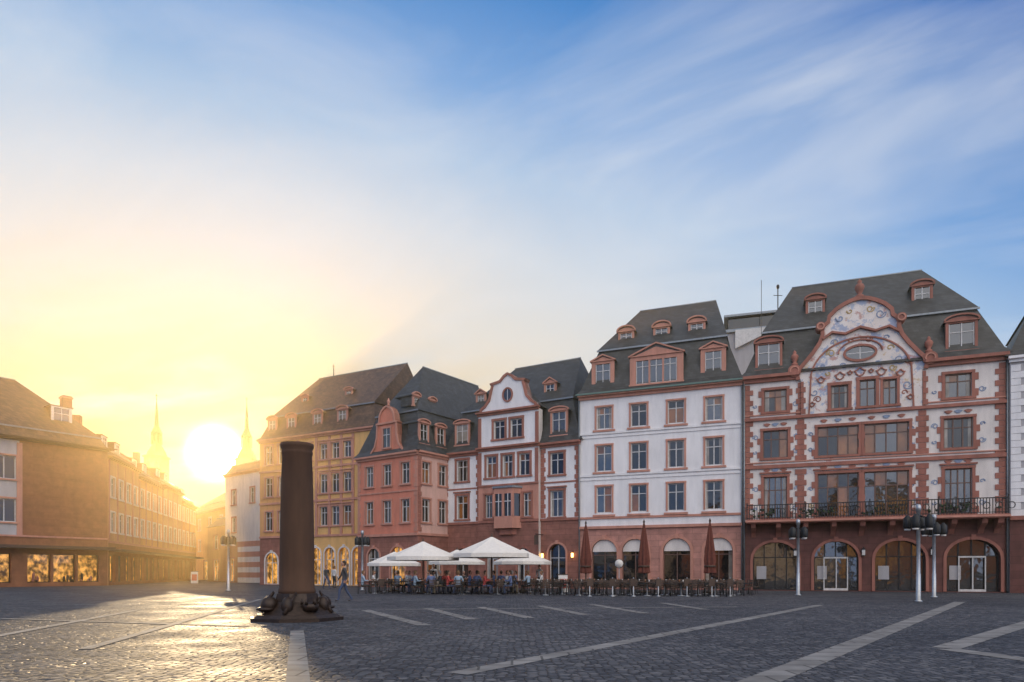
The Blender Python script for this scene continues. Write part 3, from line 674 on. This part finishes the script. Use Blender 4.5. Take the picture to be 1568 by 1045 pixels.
def church(px,top,Y,name='church_tower'):
    z=H+(HY-top)*Y/F; x=plan(px,Y).x; o=Obj(name,(x,Y,0)); s=Y/F
    zb=z-80*s
    o.box('shaft','redblock',-2.2,2.2,-2.2,2.2,0,zb-2); o.box('cornice','red',-2.5,2.5,-2.5,2.5,zb-2.6,zb-2.2)
    for d in (-1,1): 
        o.prism('belfry_opening','iron',[(d*1-.45,zb-7),(d*1-.45,zb-4.2),(d*1,zb-3.6),(d*1+.45,zb-4.2),(d*1+.45,zb-7)],-2.25,-2.19)
    o.lathe('spire','slatebrown',[(2.5,zb-2),(2.2,zb-1),(1.1,zb+1),(.95,zb+1.6),(1.0,zb+3.6),(1.45,zb+3.9),(1.0,zb+4.9),(.55,zb+6),(.05,z-.9)],0,0,8,False)
    for k in range(8):
        a=math.pi/4*k+math.pi/8; o.tube('lantern_posts','red',(1.25*math.cos(a),1.25*math.sin(a),zb+1),(1.2*math.cos(a),1.2*math.sin(a),zb+3.8),.14)
    o.tube('cross','iron',(0,0,z-1.2),(0,0,z+.6),.07); o.tube('cross','iron',(-.4,0,z+.1),(.4,0,z+.1),.06); o.lathe('orb','zinc',[(.02,z-1.1),(.22,z-.9),(.02,z-.7)],0,0,8)
    o.finish()
church(240,607,180); church(378,612,185)

xp=-75
for i,(w_,h_,mm,gap) in enumerate(((18,10,'white5',5),(14,15,'pink',0),(20,9,'white5',8),(13,17,'yellow',0),(16,11,'redblock',7),(22,14,'white5',4),(15,9,'pinklight',5))):
    o=Obj('square_side_house',(xp+w_,-70,0),math.pi)
    n_=int(w_/3); o.facade(mm,0,w_,0,h_,[dict(x=w_*(k+.5)/n_,w=1.2,z0=a,z1=a+1.8,trim='redlight') for k in range(n_) for a in ([1,4.6] if h_<12 else [1,4.6,8.2])])
    sidewalls(o,w_,10,h_,mm); o.mansard('tile',0,w_,0,10,h_,.5,h_+1,h_+4,2,2); o.finish(); xp+=w_+gap

# ============================================================ ground
def cobble():
    m,nt,b=newmat('cobblestone'); v=coords(nt)
    dn=N(nt,'ShaderNodeTexNoise'); dn.inputs['Scale'].default_value=1.3; dn.inputs['Detail'].default_value=1; nt.links.new(v,dn.inputs['Vector'])
    vm=N(nt,'ShaderNodeVectorMath',operation='MULTIPLY_ADD'); nt.links.new(dn.outputs['Color'],vm.inputs[0]); vm.inputs[1].default_value=(.12,.12,0); nt.links.new(v,vm.inputs[2])
    vo=N(nt,'ShaderNodeTexVoronoi',feature='DISTANCE_TO_EDGE'); vo.inputs['Scale'].default_value=7.5; vo.inputs['Randomness'].default_value=.55; nt.links.new(vm.outputs[0],vo.inputs['Vector'])
    vc=N(nt,'ShaderNodeTexVoronoi',feature='F1'); vc.inputs['Scale'].default_value=7.5; vc.inputs['Randomness'].default_value=.55; nt.links.new(vm.outputs[0],vc.inputs['Vector'])
    sp=N(nt,'ShaderNodeSeparateColor'); nt.links.new(vc.outputs['Color'],sp.inputs[0])
    c=ramp(nt,sp.outputs[0],[(0,(.044,.048,.060,1)),(.5,(.074,.080,.096,1)),(1,(.145,.148,.160,1))])
    e=ramp(nt,vo.outputs['Distance'],[(0.0,(.12,.12,.12,1)),(.10,(1,1,1,1))])
    c=rgbmix(nt,1.0,c,e,'MULTIPLY')
    big=ramp(nt,noise(nt,v,.12,5,.6),[(.35,(.6,.62,.66,1)),(.65,(1.1,1.07,1.04,1))]); c=rgbmix(nt,1.0,c,big,'MULTIPLY')
    nt.links.new(c,b.inputs['Base Color'])
    r=ramp(nt,noise(nt,v,.6,3),[(.3,(.55,.55,.55,1)),(.7,(.8,.8,.8,1))]); nt.links.new(r,b.inputs['Roughness'])
    b.inputs['Specular IOR Level'].default_value=.3
    eh=ramp(nt,vo.outputs['Distance'],[(0.0,(0,0,0,1)),(.22,(1,1,1,1))]); bump(nt,b,eh,.9,.035)
    return m
M['cobble']=cobble()
M['slab']=stone('granite_slabs',(.24,.24,.245,1),.9,.5,.02,.75,.35)
nt=M['slab'].node_tree
for n in list(nt.nodes):
    if n.type=='TEX_BRICK':
        tc=N(nt,'ShaderNodeTexCoord'); nt.links.new(tc.outputs['Object'],n.inputs['Vector'])
nt.nodes['Principled BSDF'].inputs['Specular IOR Level'].default_value=.25
o=Obj('ground')
o.add('ground','cobble',[(-500,-300,0),(500,-300,0),(500,900,0),(-500,900,0)],[(0,1,2,3)]); o.finish(single=True)
o=Obj('pavement_bands')
def bandg(p,q,w,zc):
    a=G(*p); b=G(*q); d=(b-a).normalized(); nn=Vector((-d.y,d.x))*w/2
    o.add('b','slab',[(a.x-nn.x,a.y-nn.y,zc),(b.x-nn.x,b.y-nn.y,zc),(b.x+nn.x,b.y+nn.y,zc),(a.x+nn.x,a.y+nn.y,zc)],[(0,1,2,3)])
lst=[((1060,1085),(1470,922),.42),((700,1032),(1255,927),.34),((458,1120),(455,966),.28),((1448,993),(1640,935),.42),((1448,994),(1700,1028),.4),
 ((560,935),(650,958),.35),((655,932),(722,949),.35),((735,930),(812,947),.35),((825,928),(895,942),.35),((905,926),(990,940),.35),((590,934),(1130,930),.3),
 ((1015,924),(1080,934),.35),((-60,985),(210,935),.25),((130,995),(400,918),.22),((0,948),(380,960),.22)]
for i,(p,q,w) in enumerate(lst): bandg(p,q,w,.004+.0006*i)
o.finish(single=True)

# ============================================================ column monument
c=plan(455,18.6); o=Obj('sandstone_column_monument',(c.x,c.y,0),.35)
def sq(part,mat,r0,z0,r1,z1,n=8):
    o.lathe(part,mat,[(r0,z0),(r1,z1)],0,0,n,False)
sq('plinth','bronze',1.28,0,1.28,.09); sq('plinth','bronze',1.2,.09,1.1,.17); sq('base','bronze',.98,.17,.62,.5); sq('base','bronze',.62,.5,.56,.72)
for k in range(4):
    a=math.pi/2*k+.4; cx=.78*math.cos(a); cy_=.78*math.sin(a)
    if k%2==0:
        o.ellipsoid('helmet','bronze',(cx,cy_,.42),(.22,.22,.24)); o.ellipsoid('helmet','bronze',(cx*1.12,cy_*1.12,.32),(.24,.24,.07)); o.tube('helmet','bronze',(cx,cy_,.6),(cx*.85,cy_*.85,.78),.05,.02)
    else:
        o.lathe('crown','bronze',[(.2,.28),(.23,.45),(.21,.46),(.19,.3)],cx,cy_,14)
        for j in range(6):
            b_=math.pi/3*j; o.tube('crown','bronze',(cx+.21*math.cos(b_),cy_+.21*math.sin(b_),.44),(cx+.22*math.cos(b_),cy_+.22*math.sin(b_),.6),.045,.01)
    a2=a+math.pi/4; o.ellipsoid('relief','bronze',(.72*math.cos(a2),.72*math.sin(a2),.4),(.16,.2,.25)); o.tube('relief','bronze',(.95*math.cos(a2),.95*math.sin(a2),.2),(.6*math.cos(a2+.3),.6*math.sin(a2+.3),.75),.06,.03)
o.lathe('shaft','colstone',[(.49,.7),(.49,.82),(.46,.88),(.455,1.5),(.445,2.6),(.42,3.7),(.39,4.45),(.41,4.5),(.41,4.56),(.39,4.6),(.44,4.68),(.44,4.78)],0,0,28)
o.finish()

# ============================================================ lamps
def lamp_mesh():
    o=Obj('street_lamp'); 
    o.lathe('pole','steel',[(.16,0),(.16,.06),(.1,.08),(.095,1.2),(.08,1.25),(.075,3.9),(.11,3.92),(.11,4.15),(.06,4.22)],0,0,14)
    for k in range(4):
        a=math.pi/2*k+.5; x=.42*math.cos(a); y=.42*math.sin(a)
        o.tube('arm','iron',(0,0,3.72),(x,y,3.62),.03); o.tube('arm','iron',(0,0,3.2),(x,y,3.3),.025)
        o.lathe('lantern','iron',[(.06,3.12),(.15,3.2),(.17,3.25),(.17,3.62),(.1,3.7),(.04,3.78)],x,y,12)
        o.lathe('lantern_lens','frame',[(.12,3.1),(.13,3.17)],x,y,12)
    return o.finish(mesh_only=True)
lm=lamp_mesh()
def place(name,me,p,rot=0,s=1):
    ob=bpy.data.objects.new(name,me); ob.location=(p.x,p.y,0); ob.rotation_euler=(0,0,rot); ob.scale=(s,s,s); scene.collection.objects.link(ob); return ob
for p,Y,r in ((1222,37.7,0),(1406,29.5,.3),(1430,34.5,.8),(555,48,.2),(350,47,.5)): place('street_lamp',lm,plan(p,Y),r)

# ============================================================ cafe
def parasol_open():
    o=Obj('parasol'); n=8; R=2.15
    vs=[(0,0,3.15)]; fs=[]; K=4
    for i in range(1,K+1):
        for k in range(n*2):
            a=math.pi*k/n; rr=R*i/K*(1 if k%2==0 else .955); z=3.15-.95*(i/K)**.9+(-.03*math.sin(math.pi*i/K) if k%2 else .02*math.sin(math.pi*i/K))
            vs.append((rr*math.cos(a),rr*math.sin(a),z))
    m=n*2
    for k in range(m): fs.append((0,1+k,1+(k+1)%m))
    for i in range(K-1):
        for k in range(m): fs.append((1+i*m+k,1+(i+1)*m+k,1+(i+1)*m+(k+1)%m,1+i*m+(k+1)%m))
    b0=len(vs)
    for k in range(m):
        v=vs[1+(K-1)*m+k]; vs.append((v[0],v[1],v[2]-.22))
    for k in range(m): fs.append((1+(K-1)*m+k,b0+k,b0+(k+1)%m,1+(K-1)*m+(k+1)%m))
    o.add('canopy','canvas',vs,fs)
    o.lathe('pole','wood',[(.4,0),(.4,.08),(.05,.12),(.04,3.1),(.06,3.12),(.03,3.3)],0,0,12)
    for k in range(n):
        a=2*math.pi*k/n; o.tube('rib','wood',(0,0,2.45),(1.2*math.cos(a),1.2*math.sin(a),2.55),.015,seg=5)
    return o.finish(mesh_only=True)
pm=parasol_open()
for p,Y,s,r in ((648,41,1,.1),(753,40.5,1.08,.3),(604,46,.85,.4),(800,45.5,.9,.0),(700,46.5,.9,.2)): place('open_parasol',pm,plan(p,Y),r,s)
def parasol_closed():
    o=Obj('closed'); seg=16; prof=[(.05,4.35),(.12,4.0),(.22,3.3),(.31,2.6),(.38,2.0),(.34,1.65),(.40,1.25),(.27,1.2)]
    vs=[];fs=[]
    for r,z in prof:
        for k in range(seg):
            a=2*math.pi*k/seg; rr=r*(1 if k%2 else .66); vs.append((rr*math.cos(a),rr*math.sin(a),z))
    for i in range(len(prof)-1):
        for k in range(seg): l=(k+1)%seg; fs.append((i*seg+k,i*seg+l,(i+1)*seg+l,(i+1)*seg+k))
    fs.append(tuple((len(prof)-1)*seg+k for k in range(seg)))
    o.add('canopy','canvasred',vs,fs); o.lathe('pole','wood',[(.45,0),(.45,.1),(.05,.14),(.045,4.4),(.08,4.42),(.02,4.6)],0,0,12)
    o.lathe('strap','wood',[(.36,1.6),(.36,1.7)],0,0,14)
    return o.finish(mesh_only=True)
pc=parasol_closed()
for p,Y in ((897,44),(986,43),(1087,42)): place('closed_parasol',pc,plan(p,Y),rnd.random())
def chair():
    o=Obj('c'); m='iron'
    for x in (-.2,.2):
        o.tube('l',m,(x,-.2,0),(x*.95,-.18,.45),.014,seg=5); o.tube('l',m,(x,.24,0),(x*.95,.2,.45),.014,seg=5); o.tube('b',m,(x*.95,.2,.45),(x*.95,.27,.86),.014,seg=5)
        o.tube('a',m,(x*1.1,-.16,.64),(x*1.1,.23,.66),.018,seg=5); o.tube('a',m,(x,-.18,.45),(x*1.1,-.16,.64),.012,seg=5)
    o.box('seat','wood',-.21,.21,-.21,.21,.44,.47)
    for z in (.55,.64,.73,.82): o.box('slat','wood',-.19,.19,.22+.07*(z-.45)/.4,.24+.07*(z-.45)/.4,z-.028,z+.028)
    return o.finish(mesh_only=True)
def table():
    o=Obj('t'); o.lathe('top','wood',[(.38,.71),(.4,.72),(.4,.745),(.38,.75)],0,0,20); o.lathe('leg','steel',[(.25,0),(.25,.02),(.04,.05),(.03,.7)],0,0,12)
    o.lathe('glass_tumbler','frame',[(.03,.75),(.035,.87)],.12,.08,8); o.lathe('glass_tumbler','glassw',[(.03,.75),(.04,.9)],-.12,-.1,8); return o.finish(mesh_only=True)
cm=chair(); tm=table()
for nm_,c_ in dict(skin=(.45,.24,.16,1),skin2=(.36,.19,.12,1),hair=(.04,.022,.012,1),hair2=(.16,.09,.04,1),hair3=(.25,.24,.23,1),sh1=(.12,.16,.30,1),sh2=(.62,.60,.58,1),sh3=(.45,.06,.05,1),sh4=(.05,.05,.055,1),sh5=(.30,.40,.50,1),jeans=(.05,.07,.13,1),trous=(.03,.03,.03,1),khaki=(.22,.17,.11,1),eye=(.02,.02,.02,1),shoe=(.03,.025,.02,1)).items():
    M[nm_]=simple('cloth_'+nm_ if nm_[:2] not in('sk','ha') else nm_,c_,.8,0,.85,14)
def person(pose,shirt,trs,hair,skin,seed):
    r=random.Random(seed); V=[];E=[];R=[]; roots=[]
    def v(p,rad): V.append(p); R.append(rad); return len(V)-1
    def e(a,b): E.append((a,b))
    sit=pose=='sit'
    zp=.52 if sit else .93
    lean=-.04 if sit else 0
    pel=v((0,0,zp),.135); roots.append(pel)
    wa=v((0,lean*.3,zp+.18),.12); ch=v((0,lean,zp+.38),.15); up=v((0,lean,zp+.5),.11); nk=v((0,lean-.01,zp+.57),.055); nh=v((0,lean-.02,zp+.63),.05)
    e(pel,wa);e(wa,ch);e(ch,up);e(up,nk);e(nk,nh)
    hands=[]
    for sx in (-1,1):
        hp=v((sx*.10,0,zp-.05),.095); e(pel,hp)
        if sit:
            kn=v((sx*.13,-.44,.50),.06); an=v((sx*.13,-.42+.1*r.random(),.09),.04)
        elif pose=='walk':
            kn=v((sx*.10,-.16*sx-.05,.50),.062); an=v((sx*.09,-.30*sx+.06,.10),.042)
        else: kn=v((sx*.11,-.02,.50),.062); an=v((sx*.11,.02,.09),.042)
        to=v((V[an][0],V[an][1]-.17,.035),.035); e(hp,kn);e(kn,an);e(an,to)
        sh=v((sx*.19,lean,zp+.49),.062); e(up,sh)
        if sit: el=v((sx*.25,lean-.1,zp+.24),.045); wr=v((sx*.14,lean-.34,zp+.26+.1*r.random()),.028)
        elif pose=='walk': el=v((sx*.25,.10*sx,zp+.21),.045); wr=v((sx*.26,.02+.16*sx-.12,zp-.02),.028)
        else: el=v((sx*.25,.03,zp+.21),.045); wr=v((sx*.25,-.08,zp-.02),.028)
        e(sh,el);e(el,wr)
        d=(Vector(V[wr])-Vector(V[el])).normalized(); pm_=Vector(V[wr])+d*.08; pa=v(tuple(pm_),.032); e(wr,pa)
        hands.append((pm_,d,sx))
    for pm_,d,sx in hands:
        side=d.cross(Vector((0,0,1)) if abs(d.z)<.8 else Vector((0,1,0))).normalized(); cu=side.cross(d)
        for k,(off,ln) in enumerate(((-.026,.06),(-.009,.078),(.009,.085),(.026,.072))):
            a=v(tuple(pm_+side*off),.010); b=v(tuple(pm_+side*off*1.2+d*ln*.6),.009); c2=v(tuple(pm_+side*off*1.2+d*ln+cu*.025),.007); roots.append(a); e(a,b);e(b,c2)
        a=v(tuple(pm_-side*.03-d*.03),.011); b=v(tuple(pm_-side*.06+d*.01),.010); c2=v(tuple(pm_-side*.065+d*.04),.008); roots.append(a); e(a,b); e(b,c2)
    me=bpy.data.meshes.new('tmp'); me.from_pydata(V,E,[]); ob=bpy.data.objects.new('tmp',me); scene.collection.objects.link(ob)
    sk=ob.modifiers.new('s','SKIN'); sk.use_smooth_shade=True
    L=me.skin_vertices[0].data
    for i,q in enumerate(R): L[i].radius=(q,q*.8 if q>.1 else q)
    for i in range(len(V)): L[i].use_root=(i in roots)
    sb=ob.modifiers.new('u','SUBSURF'); sb.levels=1; sb.render_levels=1
    dg=bpy.context.evaluated_depsgraph_get(); dg.update(); ev=ob.evaluated_get(dg); m2=bpy.data.meshes.new_from_object(ev)
    o=Obj('person'); VV=[tuple(q.co) for q in m2.vertices]
    groups={}
    for p in m2.polygons:
        c=p.center
        if c.z>zp+.545 and abs(c.x)<.1: mt_=skin
        elif c.z<.07: mt_='shoe'
        elif sit:
            hand=any((c-h[0]).length<.12 for h in hands); mt_=skin if hand else (trs if (c.z<zp+.02 and not(abs(c.y)<.02 and c.z>zp)) else shirt)
        else:
            hand=any((c-h[0]).length<.14 for h in hands); mt_=skin if hand else (trs if c.z<zp+.04 and abs(c.x)<.21 else shirt)
        groups.setdefault(mt_,[]).append(tuple(p.vertices))
    for g_,fs in groups.items():
        idx={}; vs=[]; ff=[]
        for f in fs:
            t=[]
            for i in f:
                if i not in idx: idx[i]=len(vs); vs.append(VV[i])
                t.append(idx[i])
            ff.append(tuple(t))
        o.add('body',g_,vs,ff,True)
    bpy.data.objects.remove(ob); 
    hz=zp+.74; hy=lean-.03
    o.ellipsoid('head',skin,(0,hy,hz),(.078,.098,.118),14,10); o.ellipsoid('head',skin,(0,hy-.02,hz-.06),(.058,.07,.06))
    o.ellipsoid('hair',hair,(0,hy+.022,hz+.028),(.086,.098,.108),14,10); o.ellipsoid('hair',hair,(0,hy+.05,hz-.03),(.075,.06,.08))
    o.ellipsoid('nose',skin,(0,hy-.10,hz-.015),(.013,.02,.024),8,6); o.ellipsoid('mouth','sh3',(0,hy-.088,hz-.062),(.024,.008,.007),8,4)
    for sx in (-1,1): o.ellipsoid('eye','eye',(sx*.03,hy-.09,hz+.008),(.011,.008,.008),8,4); o.ellipsoid('ear',skin,(sx*.08,hy,hz-.01),(.014,.022,.032),8,6)
    return o.finish(mesh_only=True)
seated=[person('sit',a,b,c_,d,i) for i,(a,b,c_,d) in enumerate((('sh1','jeans','hair','skin'),('sh2','trous','hair2','skin'),('sh3','jeans','hair','skin2'),('sh4','khaki','hair3','skin'),('sh5','trous','hair2','skin')))]
walk=person('walk','sh4','jeans','hair','skin',9); stand=person('stand','sh2','trous','hair2','skin',11)
rc=random.Random(11)
def seatgroup(p,Y,people,rot=0):
    c=plan(p,Y); place('cafe_table',tm,c)
    for k in range(4):
        a=rot+math.pi/2*k+rc.uniform(-.2,.2); q=Vector((c.x+.78*math.sin(a),c.y-.78*math.cos(a)))
        ang=math.atan2(c.y-q.y,c.x-q.x)+math.pi/2
        place('cafe_chair',cm,q,ang)
        if k in people: place('seated_person',seated[rc.randrange(5)],q,ang)
for p,Y,pe in ((590,44,(1,3)),(618,42,(0,1,2)),(655,40,(0,1,3)),(640,45,(1,3)),(682,42,(0,1,2,3)),(706,39.5,(0,3)),(715,44,(1,2)),(738,41.5,(0,1,3)),(762,39.5,(1,3)),(772,43.5,(0,1)),(793,41,(0,1,3)),(812,44,(1,)),(575,41,(3,))):
    seatgroup(p,Y,pe,rc.uniform(-.5,.5))
for i,p in enumerate(range(835,1140,26)):
    seatgroup(p,38.0-.006*(p-835)+(1.6 if i%2 else 0),(),rc.uniform(-.5,.5)); seatgroup(p+11,41.0-.004*(p-835),(),rc.uniform(-.5,.5))
place('walking_person',walk,plan(527,30),-1.2); place('walking_person',walk,plan(500,52),.8); place('standing_person',stand,plan(664,43.5),.5); place('standing_person',stand,plan(512,54),2.5); place('standing_person',stand,plan(826,46),-.6)
def post():
    o=Obj('p'); o.lathe('post','steel',[(.14,0),(.14,.03),(.03,.06),(.025,.95),(.04,.97),(.02,1.0)],0,0,10); o.box('menu_board','wood',-.16,.16,-.05,-.025,.55,.95); return o.finish(mesh_only=True)
pp=post()
for p in (903,938,970,1008,1052,1090,1118): place('menu_stand',pp,plan(p,36.0),rc.uniform(-.4,.4))
c=plan(948,49.5); o=Obj('round_sign',(c.x,c.y,0),f4.rot); o.tube('post','steel',(0,0,0),(0,0,1.6),.03); o.tube('disc','canvas',(0,-.04,1.9),(0,.02,1.9),.3,seg=24); o.tube('rim','iron',(0,-.02,1.9),(0,.03,1.9),.34,seg=24); o.finish()
def aboard():
    o=Obj('a'); o.add('panel','frame',[(-.3,-.25,0),(.3,-.25,0),(.3,0,1.1),(-.3,0,1.1)],[(0,1,2,3)]); o.add('panel','frame',[(-.3,.25,0),(.3,.25,0),(.3,.01,1.1),(-.3,.01,1.1)],[(0,1,2,3)]); o.box('rim','wood',-.33,.33,-.02,.03,1.1,1.15)
    o.add('poster','sh3',[(-.22,-.205,.25),(.22,-.205,.25),(.22,-.065,.85),(-.22,-.065,.85)],[(0,1,2,3)]); return o.finish(mesh_only=True)
ab=aboard(); place('sandwich_board_sign',ab,plan(298,78),.3,1.2); place('sandwich_board_sign',ab,plan(862,44),.1)

# ============================================================ added haze volume over square and streets, standing in for lens-veil glow
m=bpy.data.materials.new('glow_haze'); m.use_nodes=True; nt=m.node_tree; nt.nodes.clear()
out=N(nt,'ShaderNodeOutputMaterial'); vs_=N(nt,'ShaderNodeVolumeScatter'); vs_.inputs['Color'].default_value=(1,.76,.40,1); vs_.inputs['Density'].default_value=.0030; vs_.inputs['Anisotropy'].default_value=.72
nt.links.new(vs_.outputs[0],out.inputs['Volume'])
try: m.cycles.homogeneous_volume=True
except Exception: pass
MATS['haze']=m
o=Obj('haze'); o.box('haze','haze',-260,230,21,150,.3,22); o.finish(single=True)

# ============================================================ world, sun
S=Vector(((330-CX)/F,1,(HY-694)/F)).normalized(); el=math.asin(S.z); az=math.atan2(S.x,S.y)
w=bpy.data.worlds.new('World'); scene.world=w; w.use_nodes=True; nt=w.node_tree; nt.nodes.clear()
out=N(nt,'ShaderNodeOutputWorld'); tc=N(nt,'ShaderNodeTexCoord')
nrm=N(nt,'ShaderNodeVectorMath',operation='NORMALIZE'); nt.links.new(tc.outputs['Generated'],nrm.inputs[0]); D=nrm.outputs[0]
def mth(op,a,b=None,c=None,clamp=False):
    n=N(nt,'ShaderNodeMath',operation=op); n.use_clamp=clamp
    for i,v in enumerate((a,b,c)):
        if v is None: continue
        if hasattr(v,'links'): nt.links.new(v,n.inputs[i])
        else: n.inputs[i].default_value=v
    return n.outputs[0]
dt=N(nt,'ShaderNodeVectorMath',operation='DOT_PRODUCT'); nt.links.new(D,dt.inputs[0]); dt.inputs[1].default_value=S; dot=dt.outputs['Value']
sx=N(nt,'ShaderNodeSeparateXYZ'); nt.links.new(D,sx.inputs[0]); z=mth('MAXIMUM',sx.outputs[2],0.0)
t=mth('ADD',z,mth('MULTIPLY',mth('SUBTRACT',1.0,dot),.7)); tn=mth('MULTIPLY',t,.5)
st=[(.0,lin(250,186,95)),(.08,lin(248,208,135)),(.13,lin(240,218,180)),(.19,lin(228,224,216)),(.25,lin(208,218,228)),(.30,lin(170,198,227)),(.345,lin(124,168,219)),(.40,lin(76,137,203)),(.46,lin(34,104,184)),(.56,lin(90,140,200)),(.75,lin(225,225,232)),(.95,lin(255,240,225))]
sky=ramp(nt,tn,st)
pz=mth('ADD',z,.10)
px_=mth('DIVIDE',sx.outputs[0],pz); py_=mth('DIVIDE',sx.outputs[1],pz)
ca,sa=math.cos(math.radians(-30)),math.sin(math.radians(-30))
al=mth('ADD',mth('MULTIPLY',px_,ca),mth('MULTIPLY',py_,sa)); pe=mth('ADD',mth('MULTIPLY',px_,-sa),mth('MULTIPLY',py_,ca))
cb=N(nt,'ShaderNodeCombineXYZ'); nt.links.new(mth('MULTIPLY',al,.75),cb.inputs[0]); nt.links.new(mth('MULTIPLY',pe,1.3),cb.inputs[1]); cb.inputs[2].default_value=3.3
n1=N(nt,'ShaderNodeTexNoise'); n1.inputs['Scale'].default_value=1.8; n1.inputs['Detail'].default_value=6; n1.inputs['Roughness'].default_value=.52; n1.inputs['Distortion'].default_value=.6; nt.links.new(cb.outputs[0],n1.inputs['Vector'])
cl_=ramp(nt,n1.outputs['Fac'],[(.44,(0,0,0,1)),(.60,(.24,.24,.24,1)),(.78,(.65,.65,.65,1))])
sky=rgbmix(nt,cl_,sky,lin(230,233,238))
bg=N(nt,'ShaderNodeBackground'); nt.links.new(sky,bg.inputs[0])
east_fill=mth('MULTIPLY',mth('SUBTRACT',0.05,dot),1.6,clamp=True); nt.links.new(mth('MULTIPLY_ADD',east_fill,1.35,1.0),bg.inputs[1])  # unseen sky behind the camera brightened to fill the shaded facades
ang=mth('ARCCOSINE',mth('MINIMUM',dot,1.0))
def glow(k,c,gauss=False):
    q=mth('DIVIDE',ang,k)
    if gauss: q=mth('MULTIPLY',q,q)
    e=mth('EXPONENT',mth('MULTIPLY',q,-1.0))
    b=N(nt,'ShaderNodeBackground'); b.inputs[0].default_value=c; return b,e
def addsh(a,b):
    n=N(nt,'ShaderNodeAddShader'); nt.links.new(a,n.inputs[0]); nt.links.new(b,n.inputs[1]); return n.outputs[0]
acc=bg.outputs[0]
for k,c_,s_,ga in ((.017,(1,.90,.66,1),60,True),(.05,(1,.50,.12,1),1.0,False),(.2,(1,.55,.14,1),.05,False)):
    b,e=glow(k,c_,ga); nt.links.new(mth('MULTIPLY',e,s_),b.inputs[1]); acc=addsh(acc,b.outputs[0])
ns=N(nt,'ShaderNodeTexSky',sky_type='NISHITA'); ns.sun_disc=False; ns.sun_elevation=el; ns.sun_rotation=az
b=N(nt,'ShaderNodeBackground'); nt.links.new(ns.outputs[0],b.inputs[0]); b.inputs[1].default_value=.002; acc=addsh(acc,b.outputs[0])
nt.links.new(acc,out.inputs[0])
sd=bpy.data.lights.new('sun','SUN'); sd.energy=4.5; sd.angle=math.radians(.5); sd.color=(1,.66,.32)
so=bpy.data.objects.new('sun',sd); so.rotation_euler=(-S).to_track_quat('-Z','Y').to_euler(); so.location=(0,0,50); scene.collection.objects.link(so)

# ============================================================ camera
cd=bpy.data.cameras.new('camera'); cd.lens=24.0; cd.sensor_width=36; cd.shift_y=(HY-522.5)/1568; cd.clip_end=3000; cd.clip_start=.1
co=bpy.data.objects.new('camera',cd); co.location=(0,0,H); co.rotation_euler=(math.pi/2,0,0); scene.collection.objects.link(co); scene.camera=co
scene.view_settings.view_transform='Standard'; scene.view_settings.look='None'; scene.view_settings.exposure=0
